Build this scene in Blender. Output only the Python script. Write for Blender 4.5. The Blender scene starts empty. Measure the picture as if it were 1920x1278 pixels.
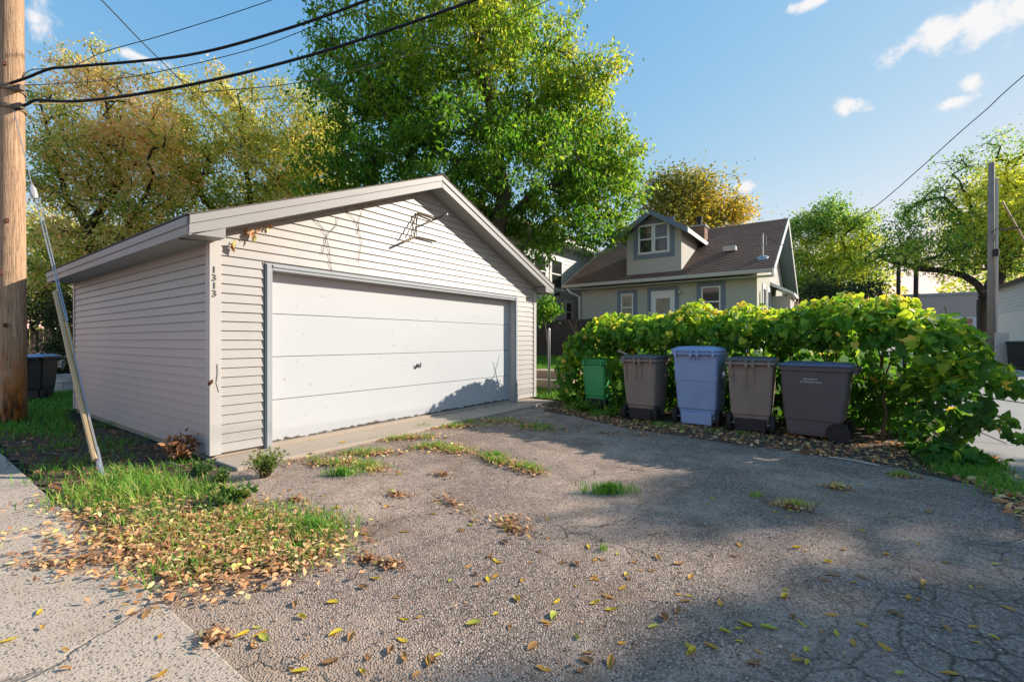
import bpy, math, random
import numpy as np
from mathutils import Vector, Matrix

R = math.radians
C = bpy.context.scene.collection
S = bpy.context.scene

# ------------------------------------------------------------------ camera, sky, sun, exposure
CAM_H = 1.26
YAW = math.atan2(0.584, 0.811)
cam_d = bpy.data.cameras.new('camera')
cam_d.lens = 16.0
cam_d.sensor_width = 36.0
cam_d.clip_end = 3000
cam = bpy.data.objects.new('camera', cam_d)
C.objects.link(cam)
cam.location = (0, 0, CAM_H)
cam.rotation_euler = (R(90), 0, YAW)
S.camera = cam
FPX = 853.3
CW, SW = math.cos(YAW), math.sin(YAW)


def at(px, py, t):
    """world point seen at photo pixel (1920 wide) at depth t metres"""
    a = (px - 960) / FPX * t
    return Vector((a * CW - t * SW, a * SW + t * CW, CAM_H + (639 - py) / FPX * t))


SUN_DIR = Vector((1.0, 1.2, 0.77)).normalized()
SUN_EL = math.asin(SUN_DIR.z)
SUN_AZ = math.atan2(SUN_DIR.x, SUN_DIR.y)

SKY_STRENGTH = 0.15
world = bpy.data.worlds.new('World')
S.world = world
world.use_nodes = True
wt = world.node_tree
for n in list(wt.nodes):
    wt.nodes.remove(n)


def wn(kind, **kw):
    n = wt.nodes.new(kind)
    for k, v in kw.items():
        setattr(n, k, v)
    return n


w_out = wn('ShaderNodeOutputWorld')
w_bg = wn('ShaderNodeBackground')
w_bg.inputs['Strength'].default_value = SKY_STRENGTH
w_sky = wn('ShaderNodeTexSky', sky_type='NISHITA')
w_sky.sun_disc = False
w_sky.sun_elevation = SUN_EL
w_sky.sun_rotation = SUN_AZ
w_sky.air_density = 1.0
w_sky.dust_density = 0.1
w_sky.ozone_density = 1.6
# gentle per-channel grade of the whole dome: deeper, more even blue
w_sep = wn('ShaderNodeSeparateColor')
w_hsv = wn('ShaderNodeCombineColor')
wt.links.new(w_sky.outputs[0], w_sep.inputs[0])
for i, (g, k) in enumerate(((1.05, .60), (.50, 1.06), (.16, 1.95))):
    pw = wn('ShaderNodeMath', operation='POWER')
    pw.inputs[1].default_value = g
    ml = wn('ShaderNodeMath', operation='MULTIPLY')
    ml.inputs[1].default_value = k
    wt.links.new(w_sep.outputs[i], pw.inputs[0])
    wt.links.new(pw.outputs[0], ml.inputs[0])
    wt.links.new(ml.outputs[0], w_hsv.inputs[i])
# clouds: soft round masses at true sky directions, broken up by noise
w_geo = wn('ShaderNodeTexCoord')
w_noise = wn('ShaderNodeTexNoise')
w_noise.inputs['Scale'].default_value = 20.0
w_noise.inputs['Detail'].default_value = 7.0
w_noise.inputs['Roughness'].default_value = 0.62
wt.links.new(w_geo.outputs['Generated'], w_noise.inputs['Vector'])
acc = None
CLOUDS = [(1590, 197, .040, .022), (1755, 62, .085, .042), (1838, 30, .075, .050), (1820, 155, .022, .018), (1782, 196, .032, .014),
          (1388, 352, .035, .018), (1125, 170, .028, .022), (1520, 6, .06, .014), (262, 108, .05, .012), (66, 40, .03, .05), (1930, 10, .05, .04),
          (1300, 330, .03, .02)]
for (px, py, rx, ry) in CLOUDS:
    d = (at(px, py, 1.0) - Vector((0, 0, CAM_H))).normalized()
    ux = Vector((-d.y, d.x, 0)).normalized()
    uy = d.cross(ux) * -1
    sub = wn('ShaderNodeVectorMath', operation='SUBTRACT')
    sub.inputs[1].default_value = d
    wt.links.new(w_geo.outputs['Generated'], sub.inputs[0])
    comps = []
    for v, r in ((ux, rx), (uy, ry), (d, 0.3)):
        dt = wn('ShaderNodeVectorMath', operation='DOT_PRODUCT')
        dt.inputs[1].default_value = v / r
        wt.links.new(sub.outputs[0], dt.inputs[0])
        comps.append(dt)
    cmb = wn('ShaderNodeCombineXYZ')
    for i in range(3):
        wt.links.new(comps[i].outputs['Value'], cmb.inputs[i])
    ln = wn('ShaderNodeVectorMath', operation='LENGTH')
    wt.links.new(cmb.outputs[0], ln.inputs[0])
    inv = wn('ShaderNodeMath', operation='SUBTRACT')
    inv.inputs[0].default_value = 1.0
    wt.links.new(ln.outputs['Value'], inv.inputs[1])
    if acc is None:
        acc = inv
    else:
        mx = wn('ShaderNodeMath', operation='MAXIMUM')
        wt.links.new(acc.outputs[0], mx.inputs[0])
        wt.links.new(inv.outputs[0], mx.inputs[1])
        acc = mx
nz = wn('ShaderNodeMath', operation='MULTIPLY_ADD')
nz.inputs[1].default_value = 2.6
nz.inputs[2].default_value = -1.45
wt.links.new(w_noise.outputs['Fac'], nz.inputs[0])
sm = wn('ShaderNodeMath', operation='ADD')
wt.links.new(acc.outputs[0], sm.inputs[0])
wt.links.new(nz.outputs[0], sm.inputs[1])
mr = wn('ShaderNodeMapRange', interpolation_type='SMOOTHSTEP')
mr.inputs['From Min'].default_value = 0.05
mr.inputs['From Max'].default_value = 0.70
mr.inputs['To Max'].default_value = 0.95
wt.links.new(sm.outputs[0], mr.inputs['Value'])
w_mix = wn('ShaderNodeMix', data_type='RGBA')
wt.links.new(mr.outputs[0], w_mix.inputs[0])
wt.links.new(w_hsv.outputs[0], w_mix.inputs[6])
w_mix.inputs[7].default_value = (.43 / SKY_STRENGTH, .42 / SKY_STRENGTH, .415 / SKY_STRENGTH, 1)
wt.links.new(w_mix.outputs[2], w_bg.inputs['Color'])
wt.links.new(w_bg.outputs[0], w_out.inputs['Surface'])

sun_d = bpy.data.lights.new('sun', 'SUN')
sun_d.energy = 3.65
sun_d.angle = R(0.55)
sun_d.color = (1.0, 0.90, 0.77)
sun = bpy.data.objects.new('sun', sun_d)
C.objects.link(sun)
sun.rotation_euler = SUN_DIR.to_track_quat('Z', 'Y').to_euler()
sun.location = (20, 24, 14)

S.view_settings.view_transform = 'Standard'
S.view_settings.look = 'None'
S.view_settings.exposure = 1.18
S.view_settings.gamma = 1.0
S.view_settings.use_curve_mapping = False
S.render.engine = 'CYCLES'
S.cycles.max_bounces = 6
S.cycles.diffuse_bounces = 3
S.cycles.glossy_bounces = 2
S.cycles.transmission_bounces = 3
S.cycles.transparent_max_bounces = 4
S.cycles.use_denoising = True


# ------------------------------------------------------------------ helpers
def tag(o, label=None, cat=None, group=None, kind=None):
    if label:
        o['label'] = label
    if cat:
        o['category'] = cat
    if group:
        o['group'] = group
    if kind:
        o['kind'] = kind
    return o


def empty(name, loc, label, cat, group=None, rz=0.0):
    o = bpy.data.objects.new(name, None)
    C.objects.link(o)
    o.location = loc
    o.rotation_euler = (0, 0, rz)
    o.empty_display_size = 0.2
    return tag(o, label, cat, group)


def root_loc(o):
    p = Vector((0, 0, 0))
    while o is not None:
        p = p + Vector(o.location)
        o = o.parent
    return p


def link(name, mesh, parent=None, kind=None):
    o = bpy.data.objects.new(name, mesh)
    C.objects.link(o)
    if parent is not None:
        o.parent = parent
    if kind:
        o['kind'] = kind
    return o


def mesh_np(name, V, F, mat, tint=None, smooth=False):
    V = np.asarray(V, np.float32)
    F = np.asarray(F, np.int32)
    k = F.shape[1]
    me = bpy.data.meshes.new(name)
    me.vertices.add(len(V))
    me.vertices.foreach_set('co', V.ravel())
    me.loops.add(F.size)
    me.loops.foreach_set('vertex_index', F.ravel())
    me.polygons.add(len(F))
    me.polygons.foreach_set('loop_start', np.arange(0, F.size, k, dtype=np.int32))
    if smooth:
        me.polygons.foreach_set('use_smooth', np.ones(len(F), bool))
    if tint is not None:
        a = me.attributes.new('tint', 'FLOAT', 'POINT')
        a.data.foreach_set('value', np.asarray(tint, np.float32))
    me.update(calc_edges=True)
    me.materials.append(mat)
    return me


class MB:
    def __init__(self):
        self.v, self.f = [], []

    def add(self, vs, fs):
        b = len(self.v)
        self.v += [tuple(x) for x in vs]
        self.f += [tuple(i + b for i in f) for f in fs]
        return self

    def box(self, x0, x1, y0, y1, z0, z1):
        vs = [(x, y, z) for x in (x0, x1) for y in (y0, y1) for z in (z0, z1)]
        return self.add(vs, [(0, 1, 3, 2), (4, 6, 7, 5), (0, 4, 5, 1), (2, 3, 7, 6), (0, 2, 6, 4), (1, 5, 7, 3)])

    def obox(self, c, a, b, d):
        c, a, b, d = Vector(c), Vector(a), Vector(b), Vector(d)
        vs = [c + a * i + b * j + d * k for i in (-1, 1) for j in (-1, 1) for k in (-1, 1)]
        return self.add(vs, [(0, 1, 3, 2), (4, 6, 7, 5), (0, 4, 5, 1), (2, 3, 7, 6), (0, 2, 6, 4), (1, 5, 7, 3)])

    def prism(self, poly, vec):
        """poly: 3d points, extruded along vec"""
        n = len(poly)
        vec = Vector(vec)
        vs = [Vector(p) for p in poly] + [Vector(p) + vec for p in poly]
        fs = [tuple(range(n))[::-1], tuple(range(n, 2 * n))]
        fs += [(i, (i + 1) % n, n + (i + 1) % n, n + i) for i in range(n)]
        return self.add(vs, fs)

    def tube(self, pts, r, n=6, cap=True):
        pts = [Vector(p) for p in pts]
        rs = r if isinstance(r, (list, tuple)) else [r] * len(pts)
        vs, fs = [], []
        up = None
        for i, p in enumerate(pts):
            d = (pts[min(i + 1, len(pts) - 1)] - pts[max(i - 1, 0)]).normalized()
            if up is None:
                up = Vector((0, 0, 1)) if abs(d.z) < .9 else Vector((1, 0, 0))
            a = d.cross(up).normalized()
            b = a.cross(d).normalized()
            up = b
            for k in range(n):
                t = 2 * math.pi * k / n
                vs.append(p + (a * math.cos(t) + b * math.sin(t)) * rs[i])
        for i in range(len(pts) - 1):
            for k in range(n):
                fs.append((i * n + k, i * n + (k + 1) % n, (i + 1) * n + (k + 1) % n, (i + 1) * n + k))
        if cap:
            fs.append(tuple(range(n))[::-1])
            fs.append(tuple(range((len(pts) - 1) * n, len(pts) * n)))
        return self.add(vs, fs)

    def loft(self, rings, cap=True):
        n = len(rings[0])
        vs = [p for r in rings for p in r]
        fs = []
        for i in range(len(rings) - 1):
            for k in range(n):
                fs.append((i * n + k, i * n + (k + 1) % n, (i + 1) * n + (k + 1) % n, (i + 1) * n + k))
        if cap:
            fs.append(tuple(range(n))[::-1])
            fs.append(tuple(range((len(rings) - 1) * n, len(rings) * n)))
        return self.add(vs, fs)

    def build(self, name, mat, parent=None, kind=None, local=False, smooth=False, bevel=0, label=None):
        off = Vector((0, 0, 0)) if (local or parent is None) else root_loc(parent)
        me = bpy.data.meshes.new(name)
        me.from_pydata([(x - off.x, y - off.y, z - off.z) for x, y, z in self.v], [], self.f)
        me.materials.append(mat)
        if smooth:
            me.polygons.foreach_set('use_smooth', np.ones(len(me.polygons), bool))
        me.update()
        o = link(name, me, parent, kind)
        if bevel:
            m = o.modifiers.new('bevel', 'BEVEL')
            m.width = bevel
            m.segments = 2
            m.limit_method = 'ANGLE'
            m.angle_limit = R(40)
            m.harden_normals = False
        if label:
            o['label'] = label
        return o


def rrect(w, d, z, r=.04, cx=0, cy=0, seg=3):
    pts = []
    for (sx, sy, a0) in ((1, 1, 0), (-1, 1, 90), (-1, -1, 180), (1, -1, 270)):
        for k in range(seg + 1):
            a = R(a0 + 90 * k / seg)
            pts.append((cx + sx * (w / 2 - r) + r * math.cos(a), cy + sy * (d / 2 - r) + r * math.sin(a), z))
    return pts


# ------------------------------------------------------------------ materials
class NT:
    def __init__(self, name):
        self.m = bpy.data.materials.new(name)
        self.m.use_nodes = True
        self.t = self.m.node_tree
        self.b = self.t.nodes['Principled BSDF']
        self.out = self.t.nodes['Material Output']
        self._co = None

    def n(self, kind, **kw):
        x = self.t.nodes.new(kind)
        for k, v in kw.items():
            setattr(x, k, v)
        return x

    def l(self, a, b):
        self.t.links.new(a, b)

    def co(self, scale=(1, 1, 1), obj=False):
        if obj:
            c = self.n('ShaderNodeTexCoord').outputs['Object']
        else:
            c = self.n('ShaderNodeNewGeometry').outputs['Position']
        m = self.n('ShaderNodeMapping')
        m.inputs['Scale'].default_value = scale
        self.l(c, m.inputs['Vector'])
        return m.outputs[0]

    def noise(self, vec, scale, detail=4, rough=.55, dist=0.0):
        x = self.n('ShaderNodeTexNoise')
        x.inputs['Scale'].default_value = scale
        x.inputs['Detail'].default_value = detail
        x.inputs['Roughness'].default_value = rough
        x.inputs['Distortion'].default_value = dist
        self.l(vec, x.inputs['Vector'])
        return x.outputs['Fac']

    def vor(self, vec, scale, feature='F1', out='Distance', rnd=1.0):
        x = self.n('ShaderNodeTexVoronoi', feature=feature)
        x.inputs['Scale'].default_value = scale
        x.inputs['Randomness'].default_value = rnd
        self.l(vec, x.inputs['Vector'])
        return x.outputs[out]

    def rng(self, v, a, b, c=0.0, d=1.0, smooth=False):
        x = self.n('ShaderNodeMapRange')
        if smooth:
            x.interpolation_type = 'SMOOTHSTEP'
        x.inputs['From Min'].default_value = a
        x.inputs['From Max'].default_value = b
        x.inputs['To Min'].default_value = c
        x.inputs['To Max'].default_value = d
        self.l(v, x.inputs['Value'])
        return x.outputs[0]

    def math(self, op, a, b):
        x = self.n('ShaderNodeMath', operation=op)
        for i, v in enumerate((a, b)):
            if isinstance(v, (int, float)):
                x.inputs[i].default_value = v
            else:
                self.l(v, x.inputs[i])
        return x.outputs[0]

    def mix(self, fac, a, b, blend='MIX'):
        x = self.n('ShaderNodeMix', data_type='RGBA', blend_type=blend)
        if isinstance(fac, (int, float)):
            x.inputs[0].default_value = fac
        else:
            self.l(fac, x.inputs[0])
        for i, v in ((6, a), (7, b)):
            if isinstance(v, tuple):
                x.inputs[i].default_value = (*v, 1)
            else:
                self.l(v, x.inputs[i])
        return x.outputs[2]

    def ramp(self, fac, stops):
        x = self.n('ShaderNodeValToRGB')
        e = x.color_ramp.elements
        while len(e) < len(stops):
            e.new(.5)
        for i, (p, c) in enumerate(stops):
            e[i].position = p
            e[i].color = (*c, 1)
        self.l(fac, x.inputs[0])
        return x.outputs[0]

    def bump(self, h, strength=.3, dist=.01):
        x = self.n('ShaderNodeBump')
        x.inputs['Strength'].default_value = strength
        x.inputs['Distance'].default_value = dist
        self.l(h, x.inputs['Height'])
        self.l(x.outputs[0], self.b.inputs['Normal'])
        return x

    def fin(self, col, rough=.6, spec=.3, metal=0.0):
        if isinstance(col, tuple):
            self.b.inputs['Base Color'].default_value = (*col, 1)
        else:
            self.l(col, self.b.inputs['Base Color'])
        if isinstance(rough, (int, float)):
            self.b.inputs['Roughness'].default_value = rough
        else:
            self.l(rough, self.b.inputs['Roughness'])
        self.b.inputs['Specular IOR Level'].default_value = spec
        self.b.inputs['Metallic'].default_value = metal
        return self.m


def sc(c, k):
    return tuple(min(1, x * k) for x in c)


def paint(name, col, dirt=(.20, .17, .13), amount=.35, rough=.5, scale=3.0, streak=True, spec=.35):
    m = NT(name)
    v = m.co((1, 1, .25) if streak else (1, 1, 1))
    a = m.noise(v, scale, 6, .65)
    b = m.noise(m.co(), scale * 9, 4)
    f = m.math('MULTIPLY', m.rng(a, .48, .8), m.rng(b, .3, .75))
    f = m.math('MULTIPLY', f, amount * 2)
    base = m.mix(m.noise(m.co(), 1.3, 2), sc(col, .94), sc(col, 1.05))
    m.bump(m.noise(m.co((1, 1, 2)), 60, 3), .08, .004)
    return m.fin(m.mix(f, base, dirt), rough, spec)


def plain(name, col, rough=.5, spec=.3, var=.15, scale=20, bump=.0, metal=0.0, obj=False):
    m = NT(name)
    n = m.noise(m.co(obj=obj), scale, 5)
    if bump:
        m.bump(m.noise(m.co(obj=obj), scale * 3, 4), bump, .01)
    return m.fin(m.mix(n, sc(col, 1 - var), sc(col, 1 + var)), rough, spec, metal)


def wood(name, col, dark, scale=6, axis='z', rough=.8):
    m = NT(name)
    s = {'z': (6, 6, .35), 'x': (.35, 6, 6), 'y': (6, .35, 6)}[axis]
    n = m.noise(m.co(s), scale, 8, .7, .4)
    n2 = m.noise(m.co(), 2.0, 3)
    c = m.mix(m.rng(n, .3, .72), dark, col)
    c = m.mix(m.rng(n2, .35, .75, 0, .5), c, sc(dark, .9))
    m.bump(n, .5, .01)
    return m.fin(c, rough, .2)


def leafmat(name, stops, trans=.42, rough=.5, tgain=1.5, spec=.25):
    m = NT(name)
    a = m.n('ShaderNodeAttribute', attribute_name='tint')
    col = m.ramp(a.outputs['Fac'], stops)
    m.fin(col, rough, spec)
    tr = m.n('ShaderNodeBsdfTranslucent')
    g = m.n('ShaderNodeMix', data_type='RGBA', blend_type='MULTIPLY')
    g.inputs[0].default_value = 1
    m.l(col, g.inputs[6])
    g.inputs[7].default_value = (tgain * 1.05, tgain, tgain * .55, 1)
    m.l(g.outputs[2], tr.inputs['Color'])
    mx = m.n('ShaderNodeMixShader')
    mx.inputs[0].default_value = trans
    m.l(m.b.outputs[0], mx.inputs[1])
    m.l(tr.outputs[0], mx.inputs[2])
    m.l(mx.outputs[0], m.out.inputs['Surface'])
    return m.m


M = {}
M['siding'] = paint('cream_vinyl_siding', (.362, .345, .325), (.24, .2, .16), .22, .45)
M['trimwhite'] = paint('white_trim', (.45, .43, .405), (.25, .22, .2), .18, .45)
M['fascia'] = paint('grey_white_fascia', (.27, .262, .258), (.22, .2, .18), .25, .5)
M['soffit'] = paint('grey_soffit', (.36, .355, .355), (.2, .2, .2), .15, .5)
M['casing'] = paint('blue_grey_casing', (.30, .325, .345), (.2, .2, .2), .2, .5)
M['digit'] = plain('dull_number_metal', (.20, .175, .17), .45, .5)
M['rust'] = plain('rusty_metal', (.12, .05, .035), .85, .2, .4, 60, .3)
M['bracket'] = plain('weathered_bracket_steel', (.17, .13, .09), .7, .3, .35, 40, .2)
M['galv'] = plain('galvanised_steel', (.42, .42, .43), .4, .5, .2, 25, 0, .6)
M['cable'] = plain('black_cable_sheath', (.018, .018, .02), .55, .3)
M['wire_tan'] = plain('tan_weathered_wire', (.20, .15, .07), .6, .3)
M['guard'] = plain('faded_plastic_guard', (.46, .33, .18), .6, .3, .12, 8)
M['guard_worn'] = plain('worn_guard_edge', (.75, .42, .03), .6, .3, .2, 20)
M['insul'] = plain('porcelain', (.42, .40, .39), .25, .5)
M['black_plastic'] = plain('black_plastic', (.022, .021, .022), .55, .35, .3, 30, .1)
M['rubber'] = plain('dusty_rubber', (.03, .028, .027), .8, .2, .4, 30, .2)
M['shingle_g'] = plain('garage_shingle', (.12, .105, .09), .9, .15, .5, 60, .4)
M['deck'] = plain('roof_deck', (.25, .2, .15), .8)
M['glass'] = plain('window_glass', (.025, .028, .03), .06, .8, .2, 3)
M['glass_warm'] = plain('window_glass_curtained', (.30, .27, .20), .08, .7, .5, 6)
M['winframe'] = plain('white_window_frame', (.70, .70, .68), .45, .3, .05)
M['bluetrim'] = plain('slate_blue_trim', (.155, .20, .245), .55, .3, .12, 8)
M['stucco'] = plain('grey_beige_stucco', (.43, .43, .365), .9, .15, .1, 6, .25)
M['stucco_pale'] = plain('pale_stucco', (.46, .44, .40), .9, .15, .12, 7, .35)
M['gutter'] = plain('pale_gutter', (.50, .47, .40), .5, .3, .1, 6)
M['brick'] = plain('chimney_brick', (.26, .165, .12), .9, .15, .3, 12, .2)
M['nb_siding'] = plain('blue_grey_siding', (.52, .53, .53), .6, .3, .06, 5)
M['rg_siding'] = plain('pale_blue_grey_siding', (.62, .64, .67), .55, .3, .06, 5)
M['rg_door'] = plain('off_white_garage_door', (.74, .73, .72), .5, .3, .05, 4)
M['fencewood'] = wood('brown_fence_wood', (.115, .085, .072), (.05, .037, .03))
M['stem'] = plain('vine_stem', (.11, .08, .05), .9, .15, .4, 30, .3)
M['bark'] = wood('grey_bark', (.16, .125, .095), (.05, .04, .032), 4)
M['bark_dark'] = wood('dark_bark', (.075, .06, .05), (.022, .018, .016), 4)
M['beige_far'] = plain('pale_far_wall', (.46, .40, .36), .8, .2, .06, 2)
M['car_paint'] = plain('silver_blue_car_paint', (.42, .48, .56), .2, .6, .04, 4)
M['conc_pale'] = plain('pale_block_wall', (.40, .41, .43), .85, .2, .14, 9, .3)
M['steps'] = plain('tan_concrete_step', (.40, .31, .23), .9, .15, .18, 12, .3)
M['twig'] = plain('dry_twig', (.33, .24, .15), .8, .2, .3, 30)

# garage door: white paint that has peeled along the rotten bottom edge
m = NT('white_door_paint')
v = m.co()
sepz = m.n('ShaderNodeSeparateXYZ')
m.l(v, sepz.inputs[0])
low = m.rng(sepz.outputs['Z'], .055, .17, 1, 0)
e = m.math('ADD', m.math('MULTIPLY', low, .55), m.math('MULTIPLY', m.noise(m.co((1, 1, 1.6)), 9, 8, .75), .8))
peel = m.rng(e, .80, .84)
grime = m.math('MULTIPLY', m.rng(m.noise(m.co((1, .5, 1)), 5, 6, .7), .5, .8), m.rng(sepz.outputs['Z'], .05, .6, .35, .07))
spots = m.rng(m.noise(m.co(), 16, 3, .5), .72, .745)
c = m.mix(m.noise(m.co((1, .4, 1)), 2.5, 3), (.445, .46, .475), (.475, .49, .505))
c = m.mix(grime, c, (.42, .40, .37))
c = m.mix(spots, c, (.30, .28, .26))
c = m.mix(peel, c, (.085, .07, .055))
m.bump(m.math('SUBTRACT', m.noise(m.co((1, .3, 1)), 14, 4), peel), .15, .006)
M['door'] = m.fin(c, .45, .3)

# utility pole
m = NT('weathered_pole_wood')
g = m.noise(m.co((9, 9, .22)), 5, 9, .72, .5)
g2 = m.noise(m.co((14, 14, .5)), 9, 4, .6)
sepz = m.n('ShaderNodeSeparateXYZ')
m.l(m.co(), sepz.inputs[0])
c = m.mix(m.rng(g, .28, .75), (.25, .145, .08), (.74, .50, .32))
c = m.mix(m.rng(g2, .54, .66, 0, .8), c, (.075, .05, .035))
stain = m.math('MULTIPLY', m.rng(sepz.outputs['Z'], 1.3, .5), m.rng(m.noise(m.co((3, 3, .7)), 3, 4), .3, .6))
c = m.mix(stain, c, (.48, .17, .03))
stain2 = m.math('MULTIPLY', m.rng(sepz.outputs['Z'], .75, .1), m.rng(m.noise(m.co((3, 3, .8)), 4, 5), .42, .56))
c = m.mix(stain2, c, (.03, .02, .016))
m.bump(m.math('ADD', g, g2), .8, .02)
M['pole'] = m.fin(c, .85, .2)

# brown shingles of the bungalow
m = NT('brown_shingles')
n1 = m.noise(m.co(), 1.1, 4)
n2 = m.noise(m.co((5, 5, 9)), 6, 4)
c = m.mix(m.rng(n1, .3, .7), (.16, .098, .072), (.34, .215, .155))
c = m.mix(m.rng(n2, .35, .75), sc((.15, .10, .078), .8), c)
m.bump(n2, .4, .02)
M['shingle_h'] = m.fin(c, .92, .15)


def crack_layer(m, scale, width, warp=.35):
    v = m.co()
    nz = m.n('ShaderNodeTexNoise')
    nz.inputs['Scale'].default_value = 2.3
    nz.inputs['Detail'].default_value = 5
    m.l(v, nz.inputs['Vector'])
    mv = m.n('ShaderNodeVectorMath', operation='MULTIPLY_ADD')
    m.l(nz.outputs['Color'], mv.inputs[0])
    mv.inputs[1].default_value = (warp, warp, 0)
    m.l(v, mv.inputs[2])
    fl = m.n('ShaderNodeVectorMath', operation='MULTIPLY')
    m.l(mv.outputs[0], fl.inputs[0])
    fl.inputs[1].default_value = (1, 1, 0)
    d = m.vor(fl.outputs[0], scale, 'DISTANCE_TO_EDGE')
    return m.rng(d, 0, width, 1, 0)


# asphalt
m = NT('worn_asphalt')
v = m.co()
ag = m.vor(v, 95, 'F1', 'Color')
agd = m.vor(v, 95, 'F1', 'Distance')
bw = m.n('ShaderNodeRGBToBW')
m.l(ag, bw.inputs[0])
fine = m.noise(v, 150, 3, .6)
patch = m.noise(v, .75, 5, .6)
mid = m.noise(v, 5, 5, .6)
stone = m.ramp(bw.outputs[0], [(0, (.11, .074, .058)), (.30, (.29, .212, .17)), (.68, (.52, .392, .315)), (1, (.80, .645, .52))])
stone = m.mix(m.rng(agd, .32, .70, 0, .8), stone, (.075, .063, .055))
stone = m.mix(m.rng(fine, .42, .7, 0, .4), stone, (.39, .285, .23))
pits = m.vor(v, 62, 'F1', 'Color')
bw2 = m.n('ShaderNodeRGBToBW')
m.l(pits, bw2.inputs[0])
pd = m.vor(v, 62, 'F1', 'Distance')
pit = m.math('MULTIPLY', m.rng(bw2.outputs[0], .44, .38), m.rng(pd, .50, .30))
dusty = m.rng(m.math('ADD', m.math('MULTIPLY', patch, .75), m.math('MULTIPLY', mid, .35)), .50, .70, 0, .8)
stone = m.mix(dusty, stone, (.57, .42, .325))
stone = m.mix(m.math('MULTIPLY', pit, .8), stone, (.07, .052, .042))
brown = m.rng(m.noise(v, 1.7, 6, .7), .50, .68, 0, .7)
stone = m.mix(brown, stone, (.20, .135, .09))
c1 = crack_layer(m, 1.3, .013, .6)
c2 = crack_layer(m, 5.2, .04, .22)
sx = m.n('ShaderNodeSeparateXYZ')
m.l(v, sx.inputs[0])
marg = m.math('MULTIPLY', m.rng(m.math('ADD', sx.outputs['Y'], m.math('MULTIPLY', m.noise(v, 2.2, 5), .9)), 1.75, 1.15), m.rng(sx.outputs['X'], -.5, -1.2))
stone = m.mix(m.math('MULTIPLY', marg, .75), stone, m.mix(fine, (.33, .235, .165), (.46, .345, .25)))
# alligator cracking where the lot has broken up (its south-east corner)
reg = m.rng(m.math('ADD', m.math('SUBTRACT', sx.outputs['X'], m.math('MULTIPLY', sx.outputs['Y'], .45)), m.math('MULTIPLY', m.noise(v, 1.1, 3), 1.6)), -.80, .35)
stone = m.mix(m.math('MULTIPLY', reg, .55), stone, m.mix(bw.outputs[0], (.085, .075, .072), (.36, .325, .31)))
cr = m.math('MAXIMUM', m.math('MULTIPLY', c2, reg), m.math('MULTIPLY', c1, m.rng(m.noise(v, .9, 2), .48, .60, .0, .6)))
col = m.mix(m.math('MULTIPLY', cr, .72), stone, (.025, .022, .02))
h = m.math('SUBTRACT', m.math('ADD', m.math('MULTIPLY', m.rng(agd, 0, .6, 1, 0), .8), m.math('MULTIPLY', fine, .5)), m.math('MULTIPLY', cr, 2.0))
h = m.math('ADD', h, m.math('MULTIPLY', mid, .9))
m.bump(h, .9, .011)
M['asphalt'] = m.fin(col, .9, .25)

# exposed aggregate concrete of the alley
m = NT('exposed_aggregate_concrete')
v = m.co()
vd = m.vor(v, 64, 'F1', 'Distance')
vc = m.vor(v, 64, 'F1', 'Color')
bw = m.n('ShaderNodeRGBToBW')
m.l(vc, bw.inputs[0])
fine = m.noise(v, 120, 4, .65)
paste = m.mix(m.noise(v, 2.0, 5), (.48, .375, .285), (.64, .515, .40))
paste = m.mix(m.rng(fine, .35, .7, 0, .5), paste, (.32, .27, .225))
peb = m.ramp(bw.outputs[0], [(0, (.09, .08, .075)), (.45, (.22, .19, .165)), (.8, (.33, .27, .22)), (1, (.42, .38, .34))])
msk = m.math('MULTIPLY', m.rng(vd, .26, .46, 1, 0), m.rng(bw.outputs[0], .40, .52, 1, .15))
col = m.mix(m.math('MULTIPLY', msk, .75), paste, peb)
vd2 = m.vor(v, 120, 'F1', 'Distance')
vc2 = m.n('ShaderNodeRGBToBW')
m.l(m.vor(v, 120, 'F1', 'Color'), vc2.inputs[0])
col = m.mix(m.math('MULTIPLY', m.rng(vd2, .3, .5, .8, 0), m.rng(vc2.outputs[0], .5, .42)), col, (.17, .125, .095))
col = m.mix(m.rng(m.noise(v, 1.3, 6, .7), .5, .72, 0, .5), col, (.30, .22, .155))
cr = crack_layer(m, .55, .006, .5)
col = m.mix(m.math('MULTIPLY', cr, .6), col, (.06, .05, .045))
m.bump(m.math('SUBTRACT', m.math('ADD', msk, m.math('MULTIPLY', fine, .8)), m.math('MULTIPLY', cr, 2)), .6, .008)
M['aggregate'] = m.fin(col, .85, .25)

m = NT('plain_concrete')
v = m.co()
c = m.mix(m.noise(v, 2.2, 6, .65), (.34, .275, .215), (.46, .38, .30))
c = m.mix(m.rng(m.noise(v, 60, 4), .4, .75, 0, .5), c, (.23, .19, .155))
m.bump(m.noise(v, 70, 5), .3, .006)
M['concrete'] = m.fin(c, .88, .2)
m = NT('alley_concrete')
v = m.co()
c = m.mix(m.noise(v, 1.2, 6, .65), (.25, .235, .22), (.36, .34, .32))
c = m.mix(m.rng(m.noise(v, 60, 4), .4, .75, 0, .5), c, (.2, .19, .18))
m.bump(m.noise(v, 70, 5), .3, .006)
M['alley'] = m.fin(c, .88, .2)

m = NT('dirt')
v = m.co()
n = m.noise(v, 7, 8, .7)
c = m.mix(m.rng(n, .3, .7), (.055, .04, .032), (.16, .115, .085))
c = m.mix(m.rng(m.noise(v, 90, 4), .5, .7), c, (.21, .16, .12))
m.bump(m.noise(v, 45, 7, .7), .9, .02)
M['dirt'] = m.fin(c, .95, .1)

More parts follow.
